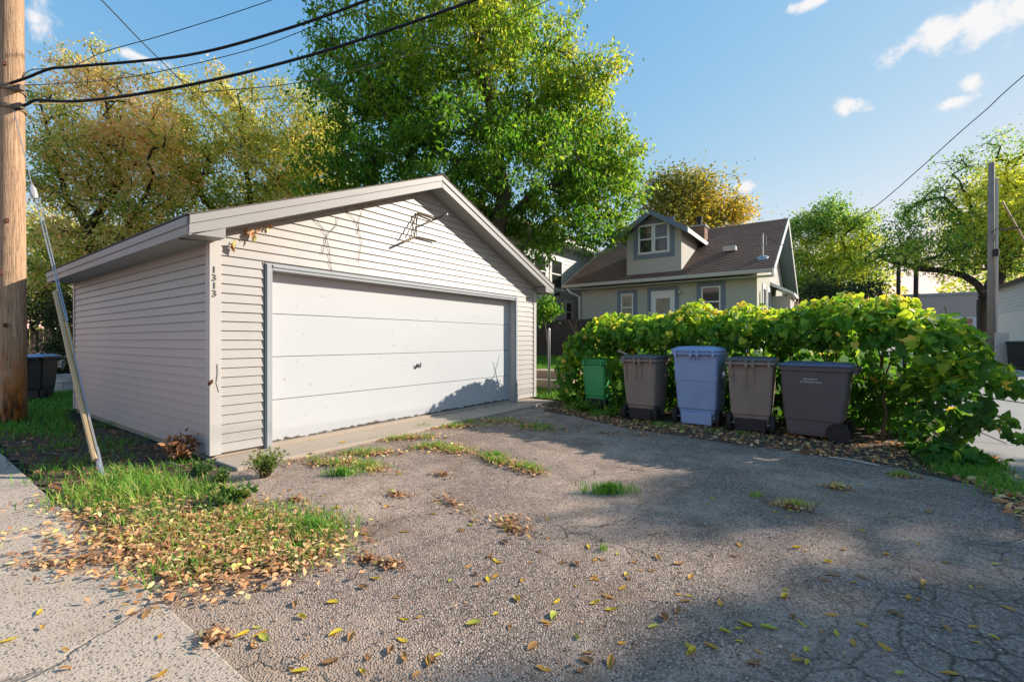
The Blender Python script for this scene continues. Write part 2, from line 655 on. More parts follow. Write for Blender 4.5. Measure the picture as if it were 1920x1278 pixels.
m = NT('rough_ground')
v = m.co()
n = m.noise(v, 1.1, 6, .65)
c = m.mix(m.rng(n, .42, .58), (.075, .058, .042), (.05, .085, .022))
c = m.mix(m.rng(m.noise(v, 40, 4), .4, .7), sc((.06, .06, .03), .8), c)
m.bump(m.noise(v, 30, 6, .7), .9, .03)
M['ground'] = m.fin(c, .95, .1)
m = NT('lawn_soil')
v = m.co()
c = m.mix(m.noise(v, 9, 5), (.05, .11, .018), (.09, .17, .03))
m.bump(m.noise(v, 60, 5), .9, .02)
M['lawn'] = m.fin(c, .95, .1)

GREEN = [(0, (.06, .175, .020)), (.35, (.125, .285, .028)), (.6, (.265, .385, .04)), (.82, (.44, .47, .07)), (1, (.56, .50, .11))]
M['leaf_green'] = leafmat('green_tree_leaves', GREEN, .55)
M['leaf_olive'] = leafmat('autumn_tree_leaves', [(0, (0.112, 0.220, 0.044)), (.3, (0.291, 0.390, 0.075)), (.5, (0.538, 0.537, 0.138)), (.68, (0.739, 0.610, 0.250)), (.85, (0.829, 0.586, 0.325)), (1, (0.784, 0.464, 0.275))], .55)
M['leaf_gold'] = leafmat('golden_tree_leaves', [(0, (0.085, 0.126, 0.027)), (.35, (0.236, 0.254, 0.051)), (.65, (0.557, 0.405, 0.059)), (1, (0.800, 0.540, 0.059))], .42)
M['leaf_mixed'] = leafmat('green_gold_leaves', [(0, (0.075, 0.181, 0.060)), (.4, (0.166, 0.361, 0.075)), (.7, (0.543, 0.603, 0.091)), (1, (0.800, 0.800, 0.091))], .42)
M['leaf_dark'] = leafmat('dark_shrub_leaves', [(0, (0.024, 0.045, 0.018)), (.5, (0.053, 0.075, 0.027)), (.85, (0.135, 0.128, 0.045)), (1, (0.300, 0.180, 0.090))], .3)
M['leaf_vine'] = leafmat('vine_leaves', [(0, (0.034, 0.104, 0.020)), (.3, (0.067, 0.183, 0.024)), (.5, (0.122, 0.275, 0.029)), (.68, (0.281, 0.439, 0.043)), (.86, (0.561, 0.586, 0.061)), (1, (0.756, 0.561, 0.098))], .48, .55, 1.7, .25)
M['grass'] = leafmat('grass_blades', [(0, (0.049, 0.139, 0.020)), (.5, (0.114, 0.309, 0.036)), (.8, (0.276, 0.423, 0.065)), (1, (0.683, 0.536, 0.211))], .35)
M['litter'] = leafmat('dry_leaf_litter', [(0, (0.202, 0.100, 0.056)), (.35, (0.524, 0.251, 0.120)), (.65, (0.800, 0.483, 0.241)), (.85, (0.800, 0.724, 0.343)), (1, (0.800, 0.800, 0.120))], .25, .6, 1.1, .2)
M['loose'] = leafmat('loose_autumn_leaf', [(0, (0.192, 0.102, 0.054)), (.3, (0.432, 0.228, 0.096)), (.55, (0.600, 0.324, 0.048)), (.8, (0.696, 0.504, 0.036)), (1, (0.432, 0.480, 0.096))], .25, .5, 1.1, .25)
M['debris'] = leafmat('fine_debris', [(0, (0.112, 0.064, 0.048)), (.6, (0.304, 0.168, 0.104)), (1, (0.544, 0.336, 0.192))], .1, .8, 1.0, .1)
M['gravel'] = leafmat('loose_gravel', [(0, (0.080, 0.072, 0.067)), (.5, (0.288, 0.248, 0.216)), (1, (0.672, 0.592, 0.512))], .0, .9, 1.0, .2)


# ------------------------------------------------------------------ ground
def zg(y):
    return .02 * max(0.0, y - 8)


def axis(lo, hi, fine_lo, fine_hi, fine, coarse):
    a = list(np.arange(fine_lo, fine_hi + 1e-6, fine))
    x, st = fine_hi, fine
    while x < hi:
        st = min(st * 1.6, coarse)
        x += st
        a.append(x)
    x, st = fine_lo, fine
    while x > lo:
        st = min(st * 1.6, coarse)
        x -= st
        a.insert(0, x)
    return np.array(a)


def grid(name, xs, ys, zf, mat, kind='structure'):
    xs, ys = np.asarray(xs), np.asarray(ys)
    X, Y = np.meshgrid(xs, ys)
    Z = np.vectorize(zf)(X, Y)
    V = np.stack([X.ravel(), Y.ravel(), Z.ravel()], 1)
    nx, ny = len(xs), len(ys)
    i = np.arange(nx * ny).reshape(ny, nx)
    F = np.stack([i[:-1, :-1].ravel(), i[:-1, 1:].ravel(), i[1:, 1:].ravel(), i[1:, :-1].ravel()], 1)
    return link(name, mesh_np(name, V, F, mat, smooth=True), kind=kind)


grid('ground', axis(-700, 700, -12, 8, 1, 80), axis(-600, 900, -4, 12, 1, 80), lambda x, y: zg(y) - .012, M['ground'])


def sheet(name, poly, z, mat, jag=.03, seed=1, step=.08):
    """flat sheet with an uneven outline; ring of quads around a centre keeps it simple"""
    rnd = random.Random(seed)
    pts = []
    n = len(poly)
    for i in range(n):
        a, b = Vector(poly[i]), Vector(poly[(i + 1) % n])
        k = max(1, int((b - a).length / step))
        for j in range(k):
            p = a.lerp(b, j / k)
            pts.append((p.x + rnd.uniform(-jag, jag), p.y + rnd.uniform(-jag, jag), z + zg(p.y)))
    mb = MB()
    mb.add(pts, [tuple(range(len(pts)))])
    return mb.build(name, mat, kind='structure')


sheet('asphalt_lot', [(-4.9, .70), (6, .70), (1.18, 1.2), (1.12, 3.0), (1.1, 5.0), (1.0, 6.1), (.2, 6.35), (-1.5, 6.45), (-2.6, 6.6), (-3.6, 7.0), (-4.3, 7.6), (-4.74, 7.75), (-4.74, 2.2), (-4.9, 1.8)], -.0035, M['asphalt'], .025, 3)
# concrete alley, cast in slabs
alley = bpy.data.objects.new('concrete_alley', None)
mb = MB()
xs_ = [-30, -14, -9.4, -4.3, -1.2, 4, 9]
for i in range(len(xs_) - 1):
    mbs = MB()
    x0, x1 = xs_[i] + .004, xs_[i + 1] - .004
    mbs.box(x0, x1, -3.2, .80, -.06, .000)
    if i == 0:
        alley = mbs.build('concrete_alley', M['aggregate'], kind='structure', bevel=.008)
    else:
        mbs.build('slab', M['aggregate'], alley, local=True, bevel=.008)
# side alley running back past the hedge
side = None
ys_ = [-3, 4.4, 8, 12.5, 17.5, 23, 30, 42, 60]
for i in range(len(ys_) - 1):
    y0, y1 = ys_[i] + .006, ys_[i + 1] - .006
    mbs = MB()
    x0, x1 = 1.26, 4.9
    if i == 0:
        mbs.box(x0, x1, .82, y1, -.06, .002)
        side = mbs.build('alley_road', M['alley'], kind='structure', bevel=.006)
        continue
    vs = [(x, y, zg(y) + dz) for x in (x0, x1) for y in (y0, y1) for dz in (-.06, .002)]
    mbs.add(vs, [(0, 1, 3, 2), (4, 6, 7, 5), (0, 4, 5, 1), (2, 3, 7, 6), (0, 2, 6, 4), (1, 5, 7, 3)])
    mbs.build('slab', M['alley'], side, local=True, bevel=.006)
mbs = MB()
vs = [(x, y, zg(y) + dz) for x in (4.91, 8.5) for y in (27, 40) for dz in (-.06, .002)]
mbs.add(vs, [(0, 1, 3, 2), (4, 6, 7, 5), (0, 4, 5, 1), (2, 3, 7, 6), (0, 2, 6, 4), (1, 5, 7, 3)])
mbs.build('driveway', M['alley'], kind='structure')
sheet('dirt_verge', [(-9.5, .83), (-5.2, .83), (-3.9, .82), (-2.95, .86), (-2.55, 1.2), (-2.5, 1.55), (-2.85, 1.75), (-4.0, 1.62), (-4.6, 1.78), (-4.95, 2.0), (-5.36, 2.0), (-8.2, 2.0), (-9.2, 1.6)], .002, M['dirt'], .05, 5)
sheet('dirt_strip', [(-4.3, 7.0), (-3.4, 6.75), (-2.5, 6.35), (-1.2, 6.15), (.3, 6.05), (1.05, 5.6), (1.12, 4.4), (1.24, 4.4), (1.24, 8.2), (.4, 8.6), (-4.6, 8.7), (-4.85, 7.95)], .002, M['dirt'], .06, 7)


def zl(x, y):
    pts = [(8.3, .03), (9.0, .16), (10.0, .50), (13, .74), (16, .85), (40, 1.1)]
    for (a, b), (c, d) in zip(pts, pts[1:]):
        if y <= c:
            return b + (d - b) * max(0, (y - a)) / (c - a)
    return pts[-1][1]


grid('lawn', np.linspace(-14, 1.1, 16), [8.3, 8.65, 9.0, 9.5, 10, 11, 12, 13, 14.5, 16, 22, 30, 40], zl, M['lawn'])
grid('back_lawn', np.linspace(-40, -11.3, 8), np.linspace(-1.5, 8.2, 7), lambda x, y: -.004, M['ground'])

# ------------------------------------------------------------------ garage
GX, GY0, GY1, GXB = -5.35, 2.03, 8.27, -11.05
SLOPE = .405


def ztop(y):
    return 2.47 + SLOPE * ((y - 1.73) if y <= 5.15 else (8.57 - y))


gar = empty('garage', (GX, (GY0 + GY1) / 2, 0), 'detached single-storey garage with cream lap siding, white overhead door and number 1313', 'garage')
OY0, OY1, OZ = 2.65, 7.50, 2.075
WT = .10
mb = MB()   # core of front wall with the door opening
mb.box(GX - WT, GX, GY0 + .01, OY0 - .02, .06, 2.2)
mb.box(GX - WT, GX, OY1 + .02, GY1 - .01, .06, 2.2)
mb.prism([(GX, GY0 + .01, OZ + .02 + .125), (GX, GY1 - .01, OZ + .145), (GX, GY1 - .01, ztop(GY1) - .06), (GX, 5.15, ztop(5.15) - .06), (GX, GY0 + .01, ztop(GY0) - .06)], (-WT, 0, 0))
mb.box(GX - WT, GX, OY0 - .02, OY1 + .02, OZ + .02, OZ + .145)
wall_f = mb.build('wall', M['siding'], gar)
EXP = .100


def board(y0b, y0t, y1b, y1t, z, e, x):
    """lap board on a wall that faces +x"""
    mbx = MB()
    o1, o2 = .020, .004
    pr = [(x + .0015, z), (x + o1, z), (x + o1 - .002, z + .006), (x + o2, z + e - .0015), (x + .0015, z + e - .0015)]
    n = len(pr)
    vs = []
    for (yb, yt) in ((y0b, y0t), (y1b, y1t)):
        for (px, pz) in pr:
            f = (pz - z) / e
            vs.append((px, yb + (yt - yb) * f, pz))
    fs = [tuple(range(n))[::-1], tuple(range(n, 2 * n))] + [(i, (i + 1) % n, n + (i + 1) % n, n + i) for i in range(n)]
    mbx.add(vs, fs)
    return mbx


z = .075
k = 0
rb = random.Random(4)
while z + EXP < ztop(5.15) - .2:
    lim = lambda zz: (1.73 + (zz + .215 - 2.47) / SLOPE)
    yl_b, yl_t = max(GY0 + .085, lim(z)), max(GY0 + .085, lim(z + EXP))
    yr_b, yr_t = min(GY1 - .08, 10.3 - lim(z)), min(GY1 - .08, 10.3 - lim(z + EXP))
    dz = rb.uniform(-.0012, .0012)
    if z < OZ + .05:
        board(yl_b, yl_t, OY0 - .095, OY0 - .095, z + dz, EXP, GX).build('siding_board', M['siding'], wall_f)
        board(OY1 + .095, OY1 + .095, yr_b, yr_t, z + dz, EXP, GX).build('siding_board', M['siding'], wall_f)
    elif yr_t - yl_t > .05:
        board(yl_b, yl_t, yr_b, yr_t, z + dz, EXP, GX).build('siding_board', M['siding'], wall_f)
    z += EXP
# left wall (faces -y) and its boards; right and back walls
mb = MB()
mb.box(GXB, GX - WT - .002, GY0, GY0 + .09, .06, 2.32)
wall_l = mb.build('wall', M['siding'], gar)
first = None
z = .075
while z < 2.27:
    e = min(EXP, 2.30 - z)
    mbx = MB()
    pr = [(GY0 - .0015, z), (GY0 - .020, z), (GY0 - .018, z + .006), (GY0 - .004, z + e - .0015), (GY0 - .0015, z + e - .0015)]
    mbx.prism([(GXB + .05, a, b) for a, b in pr], (GX - .07 - GXB - .05, 0, 0))
    mbx.build('siding_board', M['siding'], wall_l)
    z += EXP
mb = MB()
mb.box(GXB, GX - WT - .002, GY1 - .09, GY1, .06, 2.32)
wall_r = mb.build('wall', M['siding'], gar)
mb = MB()
z = .075
while z < 2.27:
    pr = [(GY1 + .0015, z), (GY1 + .020, z), (GY1 + .018, z + .006), (GY1 + .004, z + .0985), (GY1 + .0015, z + .0985)]
    mb.prism([(GXB + .05, a, b) for a, b in pr], (GX - .07 - GXB - .05, 0, 0))
    z += EXP
o = mb.build('siding', M['siding'], wall_r, kind='stuff')
mb = MB()
mb.prism([(GXB, GY0 + .095, .06), (GXB, GY1 - .095, .06), (GXB, GY1 - .095, 2.3), (GXB, 5.15, ztop(5.15) - .1), (GXB, GY0 + .095, 2.3)], (.09, 0, 0))
mb.build('wall', M['siding'], gar)
mb = MB()
mb.box(GXB + .02, GX - .02, GY0 + .02, GY1 - .02, -.2, .058)
mb.build('foundation', M['concrete'], gar)
# corner trim
for (y0, y1) in ((GY0 - .026, GY0 + .085), (GY1 - .08, GY1 + .026)):
    mb = MB()
    mb.box(GX - .004, GX + .028, y0, y1, .06, 2.32)
    ye = (y0, y0 + .024) if y0 < 4 else (y1 - .024, y1)
    mb.box(GX - .075, GX - .0045, ye[0], ye[1], .06, 2.32)
    mb.build('corner_trim', M['trimwhite'], gar, bevel=.003)
mb = MB()
mb.box(GXB - .02, GXB + .05, GY0 - .024, GY0 + .03, .06, 2.3)
mb.build('corner_trim', M['trimwhite'], gar, bevel=.003)
# torn rusty patch of the corner trim
mb = MB()
mb.tube([(GX + .022, GY0 - .03, .80), (GX + .036, GY0 - .022, .83), (GX + .038, GY0 - .008, .845), (GX + .03, GY0 + .002, .82)], [.012, .02, .018, .006], 6)
mb.build('rust_patch', M['rust'], gar)
mb = MB()
mb.tube([(GX + .031, GY0 + .045, 1.02), (GX + .036, GY0 + .05, .93), (GX + .03, GY0 + .035, .82), (GX + .031, GY0 + .06, .72)], .0035, 4)
mb.build('peeling_strip', M['fascia'], gar)
# J channel beside the casing
for y in (OY0 - .085, OY1 + .080):
    mb = MB()
    mb.box(GX + .001, GX + .018, y - .014, y - .008, .07, OZ + .085)
    mb.box(GX + .001, GX + .003, y - .008, y + .005, .07, OZ + .085)
    mb.build('channel_trim', M['casing'], gar)
# casing
cs = empty('door_casing', (0, 0, 0), None, None)
cs.parent = gar
del cs
C.objects.unlink(bpy.data.objects['door_casing'])
bpy.data.objects.remove(bpy.data.objects['door_casing'])
XF = GX + .034
for (y0, y1) in ((OY0 - .080, OY0), (OY1, OY1 + .080)):
    mb = MB()
    mb.box(GX + .002, XF, y0, y1, .035, OZ + .08)
    mb.box(XF - .001, XF + .012, y0 + .012, y0 + .034, .036, OZ + .066)
    mb.build('door_casing', M['casing'], gar, bevel=.004)
mb = MB()
mb.box(GX + .002, XF, OY0 + .001, OY1 - .001, OZ, OZ + .08)
mb.box(XF - .001, XF + .012, OY0 + .001, OY1 - .001, OZ + .035, OZ + .062)
mb.build('door_casing', M['casing'], gar, bevel=.004)
XD = GX - .125   # face of the door
for (y0, y1) in ((OY0 - .02, OY0 - .001), (OY1 + .001, OY1 + .02)):
    mb = MB()
    mb.box(XD - .04, GX + .001, y0, y1, .035, OZ)
    mb.build('door_jamb', M['trimwhite'], gar)
mb = MB()
mb.box(XD - .04, GX + .001, OY0 - .02, OY1 + .02, OZ + .001, OZ + .0195)
mb.build('door_jamb', M['siding'], gar)
door = None
nz_, zb = 4, .045
ph = (OZ + .02 - zb) / nz_
for i in range(nz_):
    mb = MB()
    dx = rb.uniform(-.003, .003)
    mb.box(XD - .04, XD + dx, OY0 + .004, OY1 - .004, zb + i * ph + .0045, zb + (i + 1) * ph - .002)
    if i == 0:
        gd = mb.build('garage_door', M['door'], gar)
        # first panel object doubles as carrier of the others
        gd.name = 'garage_door'
    else:
        mb.build('door_panel', M['door'], gd, local=False, bevel=.003)
# door handle and weather strip
hy, hz = 5.02, .865
mb = MB()
mb.tube([(XD + .004, hy - .045, hz - .045), (XD + .03, hy - .045, hz - .02), (XD + .03, hy - .042, hz + .03)], .008, 6)
mb.tube([(XD + .004, hy + .045, hz - .03), (XD + .03, hy + .045, hz), (XD + .03, hy + .04, hz + .05)], .008, 6)
mb.tube([(XD, hy, hz), (XD + .035, hy, hz + .006)], .022, 8)
mb.tube([(XD + .02, hy - .045, hz - .01), (XD + .03, hy, hz + .004), (XD + .02, hy + .045, hz + .012)], .006, 5)
mb.build('door_handle', M['black_plastic'], gd)
mb = MB()
mb.box(XD - .036, XD - .008, OY0 + .01, OY1 - .01, .0315, zb + .004)
mb.build('weather_strip', M['rubber'], gd)
# roof
XE, XBk = GX + .30, GXB - .30
for side_ in (0, 1):
    ys = (1.73, 5.15) if side_ == 0 else (8.57, 5.15)
    mb = MB()
    mb.prism([(XE - .02, ys[0], ztop(ys[0]) - .045), (XE - .02, 5.15, ztop(5.15) - .045), (XE - .02, 5.15, ztop(5.15) - .006), (XE - .02, ys[0], ztop(ys[0]) - .006)], (XBk - XE + .04, 0, 0))
    rf = mb.build('roof', M['deck'], gar)
    sgn = -1 if side_ == 0 else 1
    mb = MB()
    L_ = math.hypot(3.42, 3.42 * SLOPE)
    nco = 24
    for c_ in range(nco):
        f0, f1 = c_ / nco, (c_ + 1) / nco
        ya, yb = ys[0] + (5.15 - ys[0]) * f0 + (sgn * .018 if c_ == 0 else 0), ys[0] + (5.15 - ys[0]) * f1
        za, zb2 = ztop(ys[0]) + 3.42 * SLOPE * f0, ztop(ys[0]) + 3.42 * SLOPE * f1
        mb.prism([(XE + .016, ya, za - .005), (XE + .016, yb, zb2 - .005), (XE + .016, yb, zb2 + .004), (XE + .016, ya, za + .012)], (XBk - XE - .032, 0, 0))
    mb.build('shingle', M['shingle_g'], rf, kind='stuff')
mb = MB()
mb.prism([(XE + .017, 5.02, ztop(5.02) + .014), (XE + .017, 5.15, ztop(5.15) + .014), (XE + .017, 5.28, ztop(5.28) + .014), (XE + .017, 5.28, ztop(5.28) + .026), (XE + .017, 5.15, ztop(5.15) + .028), (XE + .017, 5.02, ztop(5.02) + .026)], (XBk - XE - .034, 0, 0))
mb.build('ridge_cap', M['shingle_g'], gar)


def rake(x0, x1, d0, d1, ya, yb):
    return MB().prism([(x0, ya, ztop(ya) - d0), (x0, yb, ztop(yb) - d0), (x0, yb, ztop(yb) - d1), (x0, ya, ztop(ya) - d1)], (x1 - x0, 0, 0))


for (ya, yb) in ((1.73, 5.149), (8.57, 5.151)):
    rake(XE - .019, XE + .008, .004, .088, ya, yb).build('fascia_board', M['fascia'], gar, bevel=.003)
    rake(XE - .019, XE - .006, .0885, .192, ya, yb).build('fascia_board', M['fascia'], gar, bevel=.003)
for s_, (ya, yb) in ((1, (1.73, 2.05)), (-1, (8.57, 8.25))):
    mb = MB()
    mb.prism([(XE - .005, ya, 2.285), (XE - .005, yb, 2.30), (XE - .005, yb, ztop(yb) - .193), (XE - .005, ya, ztop(ya) - .193)] if abs(ya - yb) > 0 else [], (-.295 + .005, 0, 0))
    mb.build('eave_return', M['fascia'], gar, bevel=.003)
    mb = MB()   # eave fascia
    yo = ya - s_ * .006
    mb.box(XBk, XE - .02, min(yo, yo + s_ * .02), max(yo, yo + s_ * .02), 2.285, 2.37)
    mb.box(XBk, XE - .02, min(yo - s_ * .012, yo + s_ * .014), max(yo - s_ * .012, yo + s_ * .014), 2.3705, 2.455)
    mb.build('fascia_board', M['fascia'], gar, bevel=.003)
    # eave soffit panels
    x = XE - .31
    while x > XBk:
        x2 = max(XBk, x - .30)
        mb = MB()
        a, b = sorted((ya + s_ * .021, ya + s_ * .30))
        mb.box(x2 + .003, x - .003, a, b, 2.296, 2.306)
        mb.build('soffit_panel', M['soffit'], gar)
        x -= .30
    # rake soffit panels
    y = ya + s_ * .33
    while (5.15 - y) * s_ > .03:
        y2 = y + s_ * .15
        if (5.15 - y2) * s_ < 0:
            y2 = 5.15 - s_ * .004
        p = [(y + s_ * .003, .186), (y2 - s_ * .003, .186), (y2 - s_ * .003, .178), (y + s_ * .003, .178)]
        MB().prism([(GX + .003, a, ztop(a) - d) for a, d in p], (XE - .021 - GX - .003, 0, 0)).build('soffit_panel', M['soffit'], gar)
        y += s_ * .15
    p = [(ya + s_ * .34, .205), (5.15 - s_ * .003, .205), (5.15 - s_ * .003, .187), (ya + s_ * .34, .187)]
    MB().prism([(GX + .003, a, ztop(a) - d) for a, d in p], (.022, 0, 0)).build('soffit_trim', M['soffit'], gar)
# house numbers
for i, ch in enumerate('1313'):
    cu = bpy.data.curves.new('num', 'FONT')
    cu.body = ch
    cu.size = .098
    cu.extrude = .004
    cu.align_x = 'CENTER'
    ob = bpy.data.objects.new('num', cu)
    C.objects.link(ob)
    dg = bpy.context.evaluated_depsgraph_get()
    me = bpy.data.meshes.new_from_object(ob.evaluated_get(dg))
    bpy.data.objects.remove(ob)
    me.materials.clear()
    me.materials.append(M['digit'])
    tilt = (0, .04, -.02, .07)[i]
    rot = Matrix.Rotation(R(90), 4, 'Z') @ Matrix.Rotation(R(90), 4, 'X') @ Matrix.Rotation(tilt, 4, 'Z')
    me.transform(Matrix.Translation(Vector((GX + .034, GY0 + .018 + (0, .002, .002, .004)[i], 1.975 - i * .083)) - Vector(gar.location)) @ rot)
    link('house_number', me, gar)

# apron slab
mb = MB()
mb.box(GX - .30, -4.74, 2.02, 8.15, -.10, .030)
ap = mb.build('concrete_apron', M['concrete'], kind='structure', bevel=.012)

# old hoop bracket on the gable
br = empty('hoop_bracket', at(775, 425, 7.1), 'rusty bare steel backboard bracket bolted high on the garage gable', 'bracket')


def gp(px, py, x):
    """point on plane x = const seen at photo pixel (bracket and vines were traced against the siding)"""
    d = at(px, py, 1.0) - Vector((0, 0, CAM_H))
    t = x / d.x
    return Vector((0, 0, CAM_H)) + d * t


def bar(parts, x0, x1, a, b, w, name):
    mbb = MB()
    mbb.tube([gp(*a, x0), gp(*b, x1)], w, 4)
    return mbb.build(name, M['bracket'], br)


XB0 = GX + .035
bar(0, XB0, XB0 + .02, (783, 399), (816, 411), .018, 'rail')
bar(0, XB0 + .02, XB0 + .14, (816, 412), (834, 402), .016, 'arm')
bar(0, XB0, XB0 + .08, (816, 411), (798, 419), .014, 'arm')
bar(0, XB0, XB0 + .05, (783, 399), (760, 446), .010, 'strut')
bar(0, XB0, XB0 + .02, (784, 399), (777, 443), .010, 'strut')
bar(0, XB0 + .02, XB0, (780, 400), (781, 442), .009, 'strut')
bar(0, XB0, XB0 + .10, (778, 444), (755, 455), .018, 'arm')
bar(0, XB0, XB0 + .01, (782, 444), (817, 452), .015, 'rail')
mb = MB()
p = gp(834, 402, XB0 + .14)
mb.tube([p, p + Vector((.05, .012, 0))], .017, 6)
mb.build('bolt', M['galv'], br)

# dead vine stems on the gable, dried leaf bunches under the rake
for k, path in enumerate([[(590, 410), (606, 428), (612, 445), (618, 468), (619, 490), (623, 510)],
                          [(634, 406), (630, 424), (617, 436), (611, 448), (604, 478)],
                          [(680, 383), (678, 400), (673, 412), (672, 424), (678, 452), (672, 492)],
                          [(645, 388), (668, 416), (673, 424), (670, 440)]]):
    mb = MB()
    mb.tube([gp(px, py, GX + .026) for px, py in path], .0034, 4)
    o = mb.build('dead_vine', M['stem'])
    tag(o, ['thin dead vine stem hanging left of the others on the gable siding', 'crooked dead vine stem crossing the first under the rake', 'longest dead vine stem hanging straight down the gable siding',
            'short slanting dead vine stem joining the longest one'][k], 'vine', 'dead vine stems on the garage gable')


def leaf_bunch(name, c, n, size, mat, seed, label, cat, group=None, down=.7):
    r = np.random.default_rng(seed)
    V, F, T = leaf_arrays(np.repeat([c], n, 0) + r.normal(0, .25 * size, (n, 3)), size, size * .5, r, (0, 0, -1), down, np.full(n, .5) + r.normal(0, .2, n))
    o = link(name, mesh_np(name, V, F, mat, T))
    tag(o, label, cat, group)
    return o


def leaf_arrays(P, L, W, r, bias, bw, tint, fold=.25, lv=.35, flat=None):
    """kite leaves with a folded midrib: 4 verts, 2 triangles each"""
    n = len(P)
    d = r.normal(size=(n, 3))
    d /= np.linalg.norm(d, axis=1, keepdims=True)
    d = d * (1 - bw) + np.asarray(bias, float) * bw
    d /= np.linalg.norm(d, axis=1, keepdims=True) + 1e-9
    q = r.normal(size=(n, 3))
    if flat is not None:
        q = q * (1 - flat) + np.array([0, 0, 1.0]) * flat
    s = np.cross(d, q)
    s /= np.linalg.norm(s, axis=1, keepdims=True) + 1e-9
    u = np.cross(s, d)
    ln = (L * (1 + lv * r.uniform(-1, 1, n)))[:, None]
    wd = ln * (W / L)
    V = np.empty((n, 4, 3))
    V[:, 0] = P
    V[:, 1] = P + d * ln * .45 + s * wd * .5 + u * wd * fold
    V[:, 2] = P + d * ln + u * ln * r.uniform(-.1, .1, n)[:, None]
    V[:, 3] = P + d * ln * .45 - s * wd * .5 + u * wd * fold
    b = np.arange(n)[:, None] * 4
    F = np.concatenate([b + np.array([0, 1, 2]), b + np.array([0, 2, 3])], 0)
    return V.reshape(-1, 3), F, np.repeat(np.clip(tint, 0, 1), 4)


for k, (px, py, n, s_) in enumerate([(438, 458, 7, .085), (472, 438, 9, .085), (488, 430, 3, .05), (505, 426, 4, .06), (700, 383, 3, .06), (392, 452, 4, .05)]):
    p = gp(px, py - 6, GX + .06 if k < 5 else GX + .01)
    lab = ['curled brown leaf cluster hanging lowest beside the corner trim', 'larger brown leaf cluster hanging under the rake by the eave return', 'tiny brown leaf scrap stuck under the rake between two clusters',
           'small brown leaf pair hanging under the rake, up from the cluster', 'lone brown leaf hanging under the rake near the bracket', 'orange leaf scrap wedged under the eave at the top of the corner trim'][k]
    leaf_bunch('dried_leaves', tuple(p), n, s_, M['litter'], 20 + k, lab, 'dry leaves', 'dried leaf clusters hanging on the garage gable', .75)

# ------------------------------------------------------------------ utility pole, guy wire, cables
pl = empty('utility_pole', (-10.48, 1.2, 0), 'weathered tall wooden utility pole beside the back corner of the garage', 'pole')
mb = MB()
rings = []
nseg = 20
rp = np.random.default_rng(5)
ph_ = rp.uniform(0, 6.28, 5)
for z in np.linspace(-.1, 11, 24):
    rr = .172 - .0055 * z
    rings.append([(-10.48 + rr * math.cos(2 * math.pi * k / nseg) * (1 + .03 * math.sin(3 * 2 * math.pi * k / nseg + ph_[0] + z * .2)),
                   1.2 + rr * math.sin(2 * math.pi * k / nseg) * (1 + .03 * math.sin(5 * 2 * math.pi * k / nseg + ph_[1])), z) for k in range(nseg)])
mb.loft(rings)
mb.build('shaft', M['pole'], pl, smooth=True)
for z in (5.15, 4.87):
    mb = MB()
    rr = .185 - .0055 * z + .008
    mb.loft([[(-10.48 + rr * math.cos(2 * math.pi * k / 16), 1.2 + rr * math.sin(2 * math.pi * k / 16), zz) for k in range(16)] for zz in (z - .03, z + .03)])
    mb.build('band', M['bracket'], pl)
    mb = MB()
    mb.obox((-10.48 + .22, 1.2 + .05, z), (.08, .03, 0), (-.01, .03, 0), (0, 0, .04))
    mb.build('clamp', M['bracket'], pl)
for z, a in ((5.5, -.6), (3.1, -.4), (2.3, -.8), (1.5, -.5)):
    mb = MB()
    rr = .185 - .0055 * z
    c_ = Vector((-10.48 + rr * math.cos(a), 1.2 + rr * math.sin(a), z))
    mb.obox(c_, (.02, .0, 0), (0, .02, 0), (0, 0, .03))
    mb.build('bolt', M['rust'], pl)

gw = empty('guy_wire', (-5.51, 1.2, 0), 'slanting steel guy wire with a long tan plastic guard tied to the pole', 'guy wire')


def guy(t):
    return Vector((-5.51 - 4.85 * t, 1.2, 4.87 * t))


mb = MB()
mb.tube([guy(-.02), guy(.05)], .022, 6)
mb.build('anchor_rod', M['galv'], gw)
mb = MB()
mb.tube([guy(.03) + Vector((0, -.02, .0)), guy(.20) + Vector((-.004, -.024, .004)), guy(.37) + Vector((-.015, -.02, .02))], [.028, .027, .026], 8)
mb.build('guard', M['guard'], gw)
mb = MB()
mb.tube([guy(.23) + Vector((.04, .005, 0)), guy(.30) + Vector((.038, .005, 0))], [.012, .016], 6)
mb.build('guard_strip', M['guard_worn'], gw)
mb = MB()
mb.tube([guy(.01), guy(.05) + Vector((.05, 0, 0)), guy(.15) + Vector((.05, 0, .0)), guy(.30) + Vector((.05, 0, .02)), guy(.66)], .007, 5)
mb.tube([guy(.30) + Vector((.07, .01, .02)), guy(.45) + Vector((.05, .02, 0)), guy(.65) + Vector((.03, .03, 0))], .006, 5)
mb.tube([guy(.68), guy(1.0)], .006, 5)
mb.build('strand', M['galv'], gw)
mb = MB()
mb.tube([guy(.645), guy(.655), guy(.675), guy(.69)], [.015, .038, .038, .015], 8)
mb.build('insulator', M['insul'], gw)


def cable(name, pts, r, mat, label, cat, group=None, sag=0, n=28):
    P = [Vector(p) for p in pts]
    out = []
    for i in range(n + 1):        # Catmull-Rom through the points
        u = i / n * (len(P) - 1)
        k = min(int(u), len(P) - 2)
        f = u - k
        p0, p1, p2, p3 = P[max(k - 1, 0)], P[k], P[k + 1], P[min(k + 2, len(P) - 1)]
        out.append(.5 * ((2 * p1) + (p2 - p0) * f + (2 * p0 - 5 * p1 + 4 * p2 - p3) * f * f + (3 * p1 - p0 - 3 * p2 + p3) * f ** 3))
    mbc = MB()
    mbc.tube(out, r, 6)
    o = mbc.build(name, mat, smooth=True)
    return tag(o, label, cat, group)


